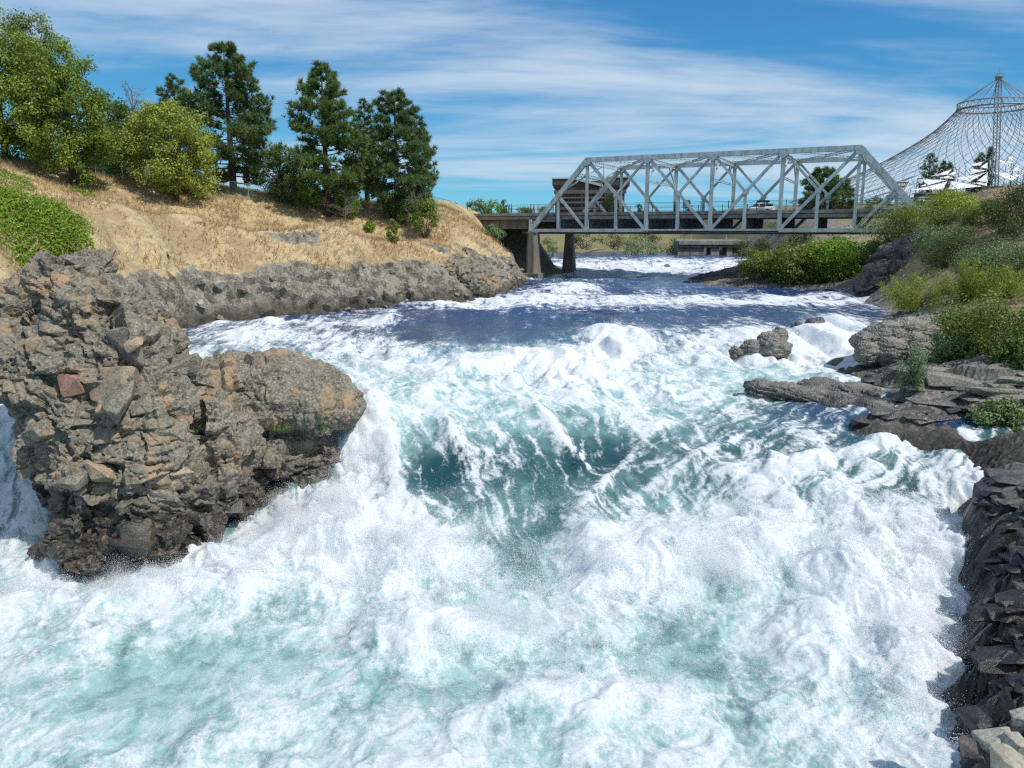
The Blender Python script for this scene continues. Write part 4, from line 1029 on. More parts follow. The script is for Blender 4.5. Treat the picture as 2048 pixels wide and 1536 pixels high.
def leafy_tree(label, px, base_v, top_v, wpx, Y, leaf, n, size, seed, dpt=1.0, clumps=70, rc=.16, low=.04, group=None, name='deciduous_tree', ground=None, squash=.8, cat='tree', tr=1.0, xoff=0.0):
    rng = np.random.default_rng(seed)
    b = atY(px, base_v, Y)
    if ground is not None: b[2] = ground(b[0], b[1])
    h = (base_v - top_v) * mpp(b) if ground is None else atY(px, top_v, Y)[2] - b[2]
    w = wpx * mpp(b)
    e = empty(name, b); tag(e, label, cat, group)
    C, Rr = crown(rng, w * .86, w * .86 * dpt, h * (1 - low) * .92, clumps, rc * w, squash=squash)
    C[:, 2] += low * h; C[:, 0] += xoff * w * C[:, 2] / h
    mb = MB(); limb_trunk(mb, rng, h, max(.05, .022 * h) * tr, C[:: max(1, clumps // 14)])
    mb.build('trunk', M['bark'], e, smooth=True)
    cm = leaf_mesh('crown', rng, C, Rr, n, size)
    obj('crown', cm, LEAF[leaf], e)
    return e
def pine(label, px, base_v, top_v, wpx, Y, seed, leaf='needle', tufts=1500, ground=None, group=None, low=.12, needle=.55, name='pine_tree', shape=.62, lean=0.0):
    rng = np.random.default_rng(seed)
    b = atY(px, base_v, Y)
    if ground is not None: b[2] = ground(b[0], b[1])
    h = atY(px, top_v, Y)[2] - b[2]; Rm = wpx * mpp(b) / 2
    e = empty(name, b); tag(e, label, 'tree', group)
    mb = MB()
    mb.tube([(0, 0, -.8), (lean * .2, 0, h * .25), (lean * .6, 0, h * .6), (lean, 0, h * .97)], [.030 * h, .022 * h, .013 * h, .003 * h], 8)
    T = []; Dv = []
    nb = int(46 + h * 2.2)
    for k in range(nb):
        t = low + (0.985 - low) * ((k + rng.random()) / nb) ** 0.92
        prof = min(1.0, 0.62 + (t - low) * 1.5) if t < .38 else ((1 - t) / .62) ** shape
        L = Rm * max(.10, prof) * rng.uniform(.62, 1.10)
        a = k * 2.39996 + rng.normal(0, .35); z0 = t * h
        rise = (-.10 if t < .4 else .30 * t) * L + rng.normal(0, .05) * L
        st = np.array([lean * t, 0, z0]); en = st + np.array([math.cos(a) * L, math.sin(a) * L, rise + .12 * L])
        md = (st + en) / 2 + np.array([0, 0, -.05 * L])
        mb.tube([st, md, en], [.006 * h * (1.1 - t), .004 * h * (1.1 - t), .01], 4)
        nt = max(3, int(tufts / nb * (L / Rm) * 1.5))
        u = .28 + .72 * rng.random(nt) ** .75
        base = st[None] * (1 - u[:, None]) + en[None] * u[:, None]
        side = np.array([-math.sin(a), math.cos(a), 0])
        base = base + side * (rng.normal(0, .15, nt) * L * u)[:, None] + np.array([0, 0, 1]) * (rng.normal(.03, .055, nt) * L)[:, None]
        T.append(base); Dv.append(np.repeat(((en - st) / L)[None], nt, 0))
    T.append(np.array([[lean, 0, h * .985]] * 5) + rng.normal(0, .12, (5, 3))); Dv.append(np.repeat([[0, 0, 1.0]], 5, 0))
    T = np.concatenate(T); Dv = np.concatenate(Dv); n = len(T); K = 16
    mb.build('trunk', M['bark'], e, smooth=True)
    dirs = rng.normal(0, 1, (n, K, 3)); dirs /= np.linalg.norm(dirs, axis=2)[..., None]
    dirs = dirs * .85 + Dv[:, None] * .65 + np.array([0, 0, .35]); dirs /= np.linalg.norm(dirs, axis=2)[..., None]
    sz = needle * rng.uniform(.65, 1.25, (n, 1, 1))
    sd = np.cross(dirs, rng.normal(0, 1, (n, K, 3))); sd /= np.linalg.norm(sd, axis=2)[..., None]
    A = T[:, None] + dirs * sz * .05; B = T[:, None] + dirs * sz
    V = np.stack([A + sd * sz * .075, B, A - sd * sz * .075], 2).reshape(-1, 3)
    me = mesh_np('crown', V, np.arange(n * K * 3).reshape(-1, 3), False)
    tint = np.repeat(np.clip(rng.random(n) * .6 + .0, 0, 1), K * 3) + np.repeat(rng.random(n * K) * .35, 3)
    attr(me, 'tint', np.clip(tint, 0, 1))
    obj('crown', me, LEAF[leaf], e)
    return e
def shrub(label, px, base_v, top_v, wpx, Y, leaf, seed, n=None, size=None, ground=None, group=None, clumps=26, spiky=False, name='shrub', low=0.0):
    rng = np.random.default_rng(seed)
    if ground is hill_z: Y = ray_hit(px, base_v, hill_rbf, 50, 118, Y)
    b = atY(px, base_v, Y)
    m = mpp(b); h = max(.5, (base_v - top_v) * m); w = wpx * m
    if group == GS: n = int(n * 1.8)
    if n is None: n = int(np.clip(wpx * (base_v - top_v) * .55, 700, 9000))
    if size is None: size = max(.075, 3.4 * m)
    e = empty(name, b); tag(e, label, {'tree': 'tree', 'weed': 'weed', 'willow_sapling': 'sapling'}.get(name, 'shrub'), group)
    mb = MB()
    if spiky:      # many upright wands clothed in narrow leaves
        C = []; Rr = []
        for k in range(clumps):
            a = rng.random() * 6.28; r0 = rng.random() ** .6; tp = np.array([math.cos(a) * r0 * w * .5, math.sin(a) * r0 * w * .5, h * rng.uniform(.55, 1.0) * (1 - .35 * r0)])
            mb.tube([(0, 0, -.2), tp * np.array([.35, .35, .5]), tp], [.03 * h * .4, .02 * h * .4, .006], 4)
            for u in np.linspace(.25, 1, 6):
                C.append(tp * np.array([.35 + .65 * u, .35 + .65 * u, u])); Rr.append((.075 * w + .03, .075 * w + .03, .09 * h))
        C = np.array(C); Rr = np.array(Rr)
        me = leaf_mesh('foliage', rng, C, Rr, n, size, .5, .32, .2)
    else:
        C, Rr = crown(rng, w * .84, w * .84, h * .9, clumps, .17 * w, squash=.85)
        Rr[:, 2] = np.minimum(Rr[:, 2], .28 * h); C[:, 2] += low * h
        for c in C[::4]:
            mb.tube([(0, 0, -.3), c * np.array([.5, .5, .45]), c], [.035 * h * .5, .02 * h * .5, .008], 4)
        me = leaf_mesh('foliage', rng, C, Rr, n, size)
    mb.build('trunk' if name == 'tree' else 'stem', M['bark'], e)
    obj('crown' if name == 'tree' else 'foliage', me, LEAF[leaf], e)
    return e
def twiggy(label, px, base_v, top_v, wpx, Y, seed, ground=None, name='bare_shrub', n=26, cat='shrub'):
    rng = np.random.default_rng(seed)
    b = atY(px, base_v, Y)
    if ground is not None: b[2] = ground(b[0], b[1])
    m = mpp(b); h = (base_v - top_v) * m; w = wpx * m
    e = empty(name, b); tag(e, label, cat)
    mb = MB(); tw = MB()
    mb.tube([(0, 0, -.3), (0, 0, h * .3), (.03 * w, 0, h * .75)], [.011 * h, .008 * h, .004 * h], 5)
    for k in range(n):
        t = rng.uniform(.1, .8); a = rng.random() * 6.28; L = w * .5 * rng.uniform(.5, 1.05)
        st = np.array([.03 * w * t, 0, h * t]); en = st + np.array([math.cos(a) * L, math.sin(a) * L, h * rng.uniform(.05, .25)])
        mb.tube([st, (st + en) / 2 + [0, 0, .05 * h], en], [.0036 * h, .0026 * h, .0016 * h], 4)
        for q_ in range(9):
            u = rng.uniform(.3, 1); s0 = st * (1 - u) + en * u; d_ = rng.normal(0, 1, 3); d_[2] = abs(d_[2]); d_ /= np.linalg.norm(d_)
            tw.tube([s0, s0 + d_ * L * .4], [.0020 * h, .001 * h], 3)
    mb.build('branch', M['twig'], e); stuff(tw.build('twig', M['twig'], e))
    return e

GT = 'trees along the top of the left bank'
GS = 'shrubs on the left bank'
# --- big leafy trees at far left
leafy_tree('dense maple filling the left edge behind the dry hill', 15, 335, -8, 250, 84, 'maple', 33000, .31, 1, clumps=150, rc=.105, group=GT, ground=hill_z, low=.0)
leafy_tree('leafy maple, second from the left edge, over the hilltop', 145, 350, 66, 190, 82, 'maple', 29000, .29, 2, clumps=130, rc=.11, group=GT, ground=hill_z, low=.0)
leafy_tree('taller thin-topped tree rising behind the two left maples', 95, 330, -10, 130, 96, 'sage', 9000, .32, 3, clumps=48, rc=.13, group=GT, ground=hill_z, low=.30)
leafy_tree('thin grey-green tree just right of the left maples', 245, 352, 165, 95, 98, 'mid', 9000, .28, 5, clumps=46, rc=.17, group=GT, ground=hill_z)
leafy_tree('round yellow-green maple leaning over the fence', 352, 385, 180, 195, 88, 'bright', 29000, .275, 6, clumps=140, rc=.10, group=GT, ground=hill_z, low=.0)
leafy_tree('dark leafy tree in the gap behind the fence', 240, 360, 240, 130, 93, 'dark', 9000, .28, 7, clumps=44, rc=.18, group=GT, ground=hill_z)
twiggy('bare leafless treetop between the maples and the pines', 278, 352, 148, 60, 104, 8, hill_z, 'bare_tree', 30, 'tree')
# --- pines
pine('tall open ponderosa, leftmost of the three big pines', 468, 392, 88, 205, 97, 11, tufts=4000, ground=hill_z, group=GT, needle=.62, low=.06)
pine('dark pine half hidden behind the round yellow-green maple', 365, 385, 152, 120, 106, 12, tufts=1700, ground=hill_z, group=GT)
pine('dense broad ponderosa in the middle of the three big pines', 655, 405, 128, 195, 97, 13, 'needle2', tufts=4600, ground=hill_z, group=GT, needle=.62, low=.05, shape=.7)
pine('dark ponderosa at the right end of the pines', 795, 415, 185, 160, 100, 14, tufts=3600, ground=hill_z, group=GT, needle=.6, low=.08, shape=.55)
pine('slim pine tucked against the right end pine', 838, 418, 232, 80, 106, 15, tufts=1200, ground=hill_z, group=GT, low=.06)
pine('small pine behind the gap between the first two big pines', 735, 410, 200, 90, 110, 16, tufts=1300, ground=hill_z, group=GT)
leafy_tree('pale sparse tree between the first and second big pine', 562, 400, 290, 80, 100, 'sage', 2200, .22, 17, clumps=26, rc=.18, group=GT, ground=hill_z)
# --- shrubs of the left bank
GS = 'shrubs on the left bank'
shrub('dark green spreading shrub under the first pines', 590, 412, 340, 125, 91, 'dark', 31, 4200, ground=hill_z, group=GS)
shrub('bushy dark shrub with rusty top beside the bright one', 690, 408, 345, 80, 93, 'red', 32, 2600, ground=hill_z, group=GS)
twiggy('bare grey shrub under the middle pine', 690, 405, 318, 85, 95, 33, hill_z)
shrub('bright green twin-topped shrub in front of the pines', 690, 438, 376, 66, 86, 'vivid', 34, 3000, ground=hill_z, group=GS, spiky=True, clumps=22)
shrub('tiny bright bush low on the dry slope', 741, 464, 440, 26, 84, 'vivid', 35, 700, ground=hill_z, group=GS)
shrub('small upright bush on the slope below the right pines', 786, 487, 432, 30, 86, 'olive', 36, 1300, ground=hill_z, group=GS)
shrub('tall pale green shrub left of the right pine foot', 780, 440, 360, 50, 92, 'sage', 37, 1800, ground=hill_z, group=GS, spiky=True)
shrub('mid green shrub at the foot of the right pine', 815, 452, 372, 80, 92, 'mid', 38, 3200, ground=hill_z, group=GS)
shrub('olive shrub hanging down the slope at the right end', 852, 478, 395, 62, 92, 'olive', 39, 3000, ground=hill_z, group=GS)
twiggy('bare brown bush behind the right end shrubs', 830, 440, 345, 60, 97, 40, hill_z)
shrub('bright leafy sapling growing through the green fence', 232, 352, 282, 60, 86, 'vivid', 41, 2200, ground=hill_z, group=GS, spiky=True)
shrub('tiny green tuft low on the tan slope', 338, 522, 503, 16, 72, 'vivid', 42, 300, ground=hill_z, group=GS, spiky=True, clumps=8)
shrub('grey-green bush clinging beside the bridge abutment', 985, 478, 448, 45, 116, 'sage', 43, 900, ground=hill_z, group=GS)

# --- bright ground cover creeping down the left slope, and the dry grass
def cover(name, label, leaf, spots, n, size, seed, hgt, up=.6, aspect=.5):
    rng = np.random.default_rng(seed)
    Ps = []
    for (px, py, Y, rx, ry, w) in spots:
        c = atY(px, py, ray_hit(px, py, hill_rbf, 38, 120, Y)); k = int(n * w)
        a = rng.random(k) * 6.283; r = np.sqrt(rng.random(k)) * (1 + .15 * np.sin(a * 5 + px))
        Ps.append(np.stack([c[0] + np.cos(a) * r * rx, c[1] + np.sin(a) * r * ry], 1))
    Pp = np.concatenate(Ps); z = np.array([hill_z(x, y) for x, y in Pp])
    lum = .5 + .5 * fbm2(Pp[:, 0] / .9, Pp[:, 1] / .9, 2, seed)
    Pp = np.column_stack([Pp, z + hgt * rng.random(len(z)) * (.4 + lum)])
    m = len(Pp)
    nm = rng.normal(0, .6, (m, 3)) + [0, -.2, up]; nm /= np.linalg.norm(nm, axis=1)[:, None]
    t = np.cross(nm, rng.normal(0, 1, (m, 3))); t /= np.linalg.norm(t, axis=1)[:, None]; b = np.cross(nm, t)
    s = size * rng.uniform(.6, 1.3, m)[:, None]
    V = np.stack([Pp - t * s / 2, Pp + b * s * aspect / 2, Pp + t * s / 2, Pp - b * s * aspect / 2], 1).reshape(-1, 3)
    me = mesh_np(name, V, np.arange(m * 4).reshape(-1, 4)); attr(me, 'tint', np.repeat(np.clip(lum * .7 + rng.random(m) * .4, 0, 1), 4))
    o = obj(name, me, LEAF[leaf]); tag(o, label, 'ground cover', kind='stuff')
cover('ground_cover', 'bright green creeper spreading down the left slope', 'ivy',
      [(20, 440, 66, 3.6, 4.2, .30), (60, 465, 63, 3.2, 4.0, .3), (95, 500, 58, 2.6, 3.2, .24), (5, 410, 70, 2.5, 2.5, .1), (130, 520, 55, 1.4, 1.6, .06)], 24000, .20, 51, .55)
cover('ground_cover', 'small dark green creeper patches high on the left slope', 'vivid',
      [(20, 362, 76, 2.2, 1.8, .6), (160, 383, 82, 1.0, 1.3, .25), (178, 395, 80, .7, .9, .15)], 2600, .20, 52, .30)
def grass(name, label, leaf, n, seed, test, hmin, hmax, wid):
    rng = np.random.default_rng(seed)
    x = rng.uniform(-78, 6, n * 3); y = rng.uniform(42, 122, n * 3)
    keep = test(x, y, rng); x = x[keep][:n]; y = y[keep][:n]; m = len(x)
    z = np.array([hill_z(a, b) for a, b in zip(x, y)])
    K = 3
    base = np.repeat(np.column_stack([x, y, z - .03]), K, 0) + rng.normal(0, .07, (m * K, 3)) * [1, 1, 0]
    d = rng.normal(0, .5, (m * K, 3)) + ([.45, -.55, .55] if leaf == 'straw' else [.2, -.2, 1.0]); d /= np.linalg.norm(d, axis=1)[:, None]
    L = rng.uniform(hmin, hmax, m * K)[:, None]
    sd = np.column_stack([rng.normal(0, 1, m * K), rng.normal(0, .4, m * K), np.zeros(m * K)]); sd /= np.linalg.norm(sd, axis=1)[:, None] + 1e-9
    V = np.stack([base - sd * wid, base + sd * wid, base + d * L], 1).reshape(-1, 3)
    me = mesh_np(name, V, np.arange(m * K * 3).reshape(-1, 3)); attr(me, 'tint', np.repeat(np.clip(.5 + .5 * fbm2(np.repeat(x, K) / 2.0, np.repeat(y, K) / 2.0, 3, 5) + rng.normal(0, .2, m * K), 0, 1), 3))
    o = obj(name, me, LEAF[leaf]); tag(o, label, 'grass', kind='stuff')
def rk_at(x, y):
    i = np.clip(np.searchsorted(hy, y), 0, len(hy) - 1); j = np.clip(np.searchsorted(hx, x), 0, len(hx) - 1)
    return rockm[i, j], HZg[i, j]
def t_dry(x, y, rng):
    r, z = rk_at(x, y)
    return (r < .3) & (z > -4.6) & (rng.random(len(x)) < np.clip(.5 + 1.5 * fbm2(x / 4, y / 4, 4, 8), .02, 1))
def t_green(x, y, rng):
    r, z = rk_at(x, y)
    ang = z / y
    return (r < .3) & (((ang > np.interp(x / y, [-.7, -.45, -.3, -.05, 0.0], [.075, .060, .036, .018, .012])) & (rng.random(len(x)) < .8)))
grass('dry_grass', 'dry tan grass covering the left bank', 'straw', 56000, 61, t_dry, .30, .85, .030)
grass('green_grass', 'grey-green grass fringe along the hilltop fence', 'greengrass', 6000, 62, t_green, .3, .7, .035)

# --- weeds and low brush over the right slope
rngw = np.random.default_rng(77)
k_ = rngw.integers(0, RX.size, 60000); xr, yr, zr2 = RX.ravel()[k_], RY.ravel()[k_], RZg.ravel()[k_]
keep = (zr2 > -6.6 + .8 * fbm2(xr / 3, yr / 3, 2, 9)) & (yr > 40) & (yr < 128) & (fbm2(xr / 3.5, yr / 3.5, 3, 19) > -.12)
xr, yr, zr2 = xr[keep][:24000], yr[keep][:24000], zr2[keep][:24000]; m_ = len(xr)
Pp = np.column_stack([xr, yr, zr2 + rngw.random(m_) * .5]) + rngw.normal(0, .2, (m_, 3)) * [1, 1, 0]
nm = rngw.normal(0, .6, (m_, 3)) + [0, -.2, .6]; nm /= np.linalg.norm(nm, axis=1)[:, None]
t_ = np.cross(nm, rngw.normal(0, 1, (m_, 3))); t_ /= np.linalg.norm(t_, axis=1)[:, None]; b_ = np.cross(nm, t_); s_ = (.26 * rngw.uniform(.6, 1.4, m_))[:, None]
me = mesh_np('brush_cover', np.stack([Pp - t_ * s_ / 2, Pp + b_ * s_ * .25, Pp + t_ * s_ / 2, Pp - b_ * s_ * .25], 1).reshape(-1, 3), np.arange(m_ * 4).reshape(-1, 4)); attr(me, 'tint', np.repeat(rngw.random(m_), 4))
o = obj('brush_cover', me, LEAF['olive']); tag(o, 'low olive weeds scattered over the right slope', 'ground cover', kind='stuff')

# --- right bank shrubs
GR = 'shrubs on the right bank'
for (lb, px, bv, tv, w, Y, lf, n, sp) in [
    ('yellow-green bush overhanging the water by the dark rock nose', 1828, 628, 543, 112, 60, 'yellow', 5200, True),
    ('tall yellow-green shrub right of the one overhanging the water', 1930, 606, 520, 115, 61, 'yellow', 5200, True),
    ('yellow-green shrub cut by the right edge above the pale ledge', 2020, 598, 530, 140, 59, 'yellow', 5600, True),
    ('big olive thicket at the right edge above the ledges', 2000, 728, 606, 190, 45, 'olive', 9000, False),
    ('olive bush left of the big olive thicket', 1935, 700, 618, 80, 47, 'yellow', 3600, True),
    ('small blue-green bush in the dark cleft behind the boulders', 1885, 692, 642, 52, 48, 'willow', 1700, False),
    ('pale leafy bush low in front of the big olive thicket', 1918, 735, 668, 95, 45, 'sage', 3600, False),
    ('green bush at the right edge below the olive thicket', 2040, 745, 680, 90, 42, 'mid', 3200, False),
    ('low green bush hanging over the lower ledge', 1985, 852, 800, 80, 31.5, 'sage', 2600, False),
    ('small leafy bush at the right edge over the wet inlet', 2030, 882, 842, 60, 29.5, 'mid', 1600, False),
    ('bright yellow-green shrub on the ridge right of the bridge end', 1895, 448, 376, 130, 84, 'yellow', 4600, False),
    ('dense dark shrub at the top right edge below the pavilion', 2030, 470, 358, 110, 72, 'dark', 6500, False),
    ('dark tall shrub on the ridge beside the bright yellow-green one', 1965, 456, 392, 84, 78, 'olive', 3200, False),
    ('grey-green shrub covering the end of the bridge truss', 1785, 486, 428, 110, 94, 'sage', 3000, False),
    ('olive shrub on the ridge right of the truss end', 1835, 470, 415, 100, 90, 'olive', 3000, False),
    ('grey-green shrub crowning the dark rock nose', 1880, 505, 455, 105, 78, 'sage', 3200, False),
    ('dark shrub in the hollow behind the dark rock nose', 1890, 535, 478, 90, 75, 'dark', 2600, False),
    ('large grey-green shrub on the slope at the right edge', 1995, 572, 476, 120, 66, 'sage', 5200, False),
    ('dark green shrub at the right edge of the slope', 2050, 540, 440, 110, 68, 'dark', 4200, False),
    ('dark brush at the foot of the grey-green slope shrub', 1950, 560, 505, 70, 69, 'dark', 2200, False),
    ('low dark bush on the flank of the rock nose', 1770, 528, 478, 80, 95, 'dark', 2200, False)]:
    w *= 1.35 if bv > 460 else 1.05; tv = bv - (bv - tv) * (1.12 if bv > 460 else .95)
    Yh = ray_hit(px, bv, rb_rbf, 22, 125, Y)
    Y = Yh if abs(Yh - Y) < 28 else Y
    shrub(lb, px, bv, tv, w, Y, lf, int(px * 7 + bv), int(n * 1.8), None if Y > 50 else .155, group=GR, spiky=sp, clumps=34 if not sp else 26)
shrub('slim pale willow sapling growing from the rock ledge', 1815, 806, 668, 96, 37, 'willow', 77, 4200, .13, group=GR, spiky=True, clumps=22, name='willow_sapling')
GB = 'thicket on the right shore under the bridge'
for (lb, px, bv, tv, w, Y, lf, n) in [
    ('pale green bush at the river tip of the thicket under the bridge', 1528, 552, 498, 80, 116, 'olive', 2400),
    ('olive bush second from the tip of the thicket under the bridge', 1580, 554, 482, 95, 117, 'olive', 3000),
    ('vivid green bush in the middle of the thicket under the bridge', 1650, 556, 474, 100, 117, 'vivid', 3600),
    ('vivid green bush right of the middle of the thicket under the bridge', 1705, 560, 474, 80, 114, 'vivid', 3000),
    ('dark bush at the right end of the thicket under the bridge', 1752, 562, 478, 70, 108, 'mid', 2400),
    ('low leafy bush at the waterline before the vivid thicket', 1610, 560, 520, 110, 114, 'mid', 2000),
    ('low bright bush at the waterline before the right thicket', 1690, 563, 526, 90, 112, 'olive', 1800),
    ('dark bush behind the tip of the thicket under the bridge', 1515, 520, 472, 60, 150, 'dark', 1500),
    ('dark tree-like bush behind the middle of the thicket', 1600, 520, 462, 90, 140, 'dark', 2200),
    ('dark tree-like bush behind the vivid thicket', 1690, 520, 462, 90, 136, 'mid', 2200)]:
    if bv > 540: Y = np.interp(px, [1500, 1600, 1750], [107, 103.5, 99]); bv += 6; w *= 1.25
    shrub(lb, px, bv, tv, w, Y, lf, int(px * 3 + bv), int(n * 1.8), .34, group=GB)
# --- far trees and brush seen over, through and under the bridge
GF = 'trees and brush beyond the bridge'
pine('dark pine standing behind the right half of the truss', 1640, 432, 340, 95, 165, 81, tufts=1300, low=.05, needle=.9, group=GF, shape=.5)
pine('second dark pine, right shoulder of the one behind the truss', 1682, 432, 358, 50, 172, 82, tufts=600, low=.05, needle=.8, group=GF)
pine('slim pine left of the white sails under the pavilion net', 1853, 395, 308, 46, 244, 83, tufts=500, low=.1, needle=.8, group=GF)
pine('short pine second from left under the pavilion net', 1880, 392, 324, 28, 246, 84, tufts=320, low=.1, needle=.8, group=GF)
pine('short pine third from left under the pavilion net', 1893, 392, 328, 26, 248, 85, tufts=300, low=.1, needle=.8, group=GF)
pine('dark pine beside the pavilion mast', 1953, 392, 308, 36, 252, 86, tufts=400, low=.1, needle=.9, group=GF)
pine('thin dark pine touching the pavilion mast', 1970, 392, 296, 26, 246, 87, tufts=300, low=.1, needle=.9, group=GF)
pine('small dark pine in front of the brick hotel', 1219, 428, 392, 30, 200, 88, tufts=300, low=.05, needle=.8, group=GF)
for (lb, px, bv, tv, w, Y, lf, n) in [
    ('green round tree beyond the left bridge approach', 955, 432, 397, 60, 170, 'mid', 1800),
    ('bright round tree second along the left bridge approach', 985, 432, 398, 45, 172, 'vivid', 1300),
    ('taller tree third along the left bridge approach', 1008, 432, 395, 30, 176, 'mid', 1000),
    ('olive tree left of the orange walker on the approach', 1052, 430, 412, 34, 178, 'olive', 800),
    ('olive tree right of the orange walker on the approach', 1090, 430, 412, 30, 178, 'olive', 700),
    ('small round tree seen through the left truss panel', 1278, 428, 408, 22, 200, 'dark', 500),
    ('small dark tree left of the grey sign on the bridge', 1375, 428, 411, 26, 200, 'dark', 500),
    ('light green tree behind the right end post', 1750, 430, 384, 48, 170, 'mid', 1500),
    ('light green tree right of the one behind the end post', 1775, 430, 380, 36, 174, 'mid', 1100),
    ('low green hedge left of the white sails', 1830, 425, 396, 80, 150, 'sage', 1500),
    ('pale willow bush on the far shore under the bridge', 1262, 512, 482, 60, 184, 'sage', 1300),
    ('pale willow bush second on the far shore', 1300, 512, 480, 56, 186, 'willow', 1300),
    ('green bush on the far shore left of the low bridge', 1345, 512, 472, 60, 190, 'mid', 1300),
    ('dark bush behind the far shore willows', 1225, 496, 466, 70, 205, 'dark', 1300),
    ('dark bush on the far bank behind the pier', 1165, 496, 464, 70, 205, 'dark', 1300),
    ('dark bush on the far bank right of the pier bushes', 1285, 490, 462, 80, 210, 'dark', 1300),
    ('dark tree on the far bank beside the low bridge', 1390, 486, 458, 70, 232, 'dark', 1100),
    ('dark tree on the far bank behind the low bridge', 1450, 486, 456, 70, 234, 'mid', 1100),
    ('pale bush in the shade between the two piers', 1098, 520, 470, 40, 160, 'sage', 900),
    ('dark bush at the right abutment of the low bridge', 1488, 516, 474, 50, 172, 'dark', 1100),
    ('green tree seen below the deck near the right end', 1560, 470, 440, 90, 160, 'olive', 1400),
    ('vivid tree seen below the deck at the right end', 1740, 470, 436, 110, 150, 'vivid', 1600)]:
    shrub(lb, px, bv, tv, w, Y, lf, int(px * 5 + bv), n, .34, group=GF, name='tree' if tv < 420 else 'shrub', clumps=20)
for k, (px, w, t) in enumerate([(905, 30, 404), (1420, 60, 452), (1500, 60, 450), (1660, 80, 450)]):
    shrub(['low green shrub beside the fence end on the left bank', 'far hedge seen under the deck left of centre', 'far hedge seen under the deck at centre', 'far hedge seen under the deck right of centre'][k], px, 425 if k == 0 else 470, t, w, 150 if k == 0 else 240, 'mid', 900 + k, 700, .34, group=GF)
# --- small plants on the crag
for k, (lb, px, bv, tv, w, Y, lf) in enumerate([('pale green weed tuft in the middle of the crag', 405, 866, 834, 50, 31.2, 'sage'), ('green moss tuft under the overhang of the hump', 560, 862, 846, 40, 33.4, 'vivid'), ('green tuft left of the moss under the hump', 510, 864, 848, 30, 33.0, 'mid'), ('small green tuft near the crag foot', 400, 965, 948, 22, 30.6, 'vivid'),
    ('grey-green weed on the lower crag face', 250, 905, 868, 36, 28.2, 'sage'), ('green tuft at the right end of the hump overhang', 640, 862, 850, 30, 33.8, 'mid')]):
    shrub(lb, px, bv, tv, w, Y, lf, 700 + k, 260, .09, spiky=True, clumps=8, name='weed', group='weeds on the crag')

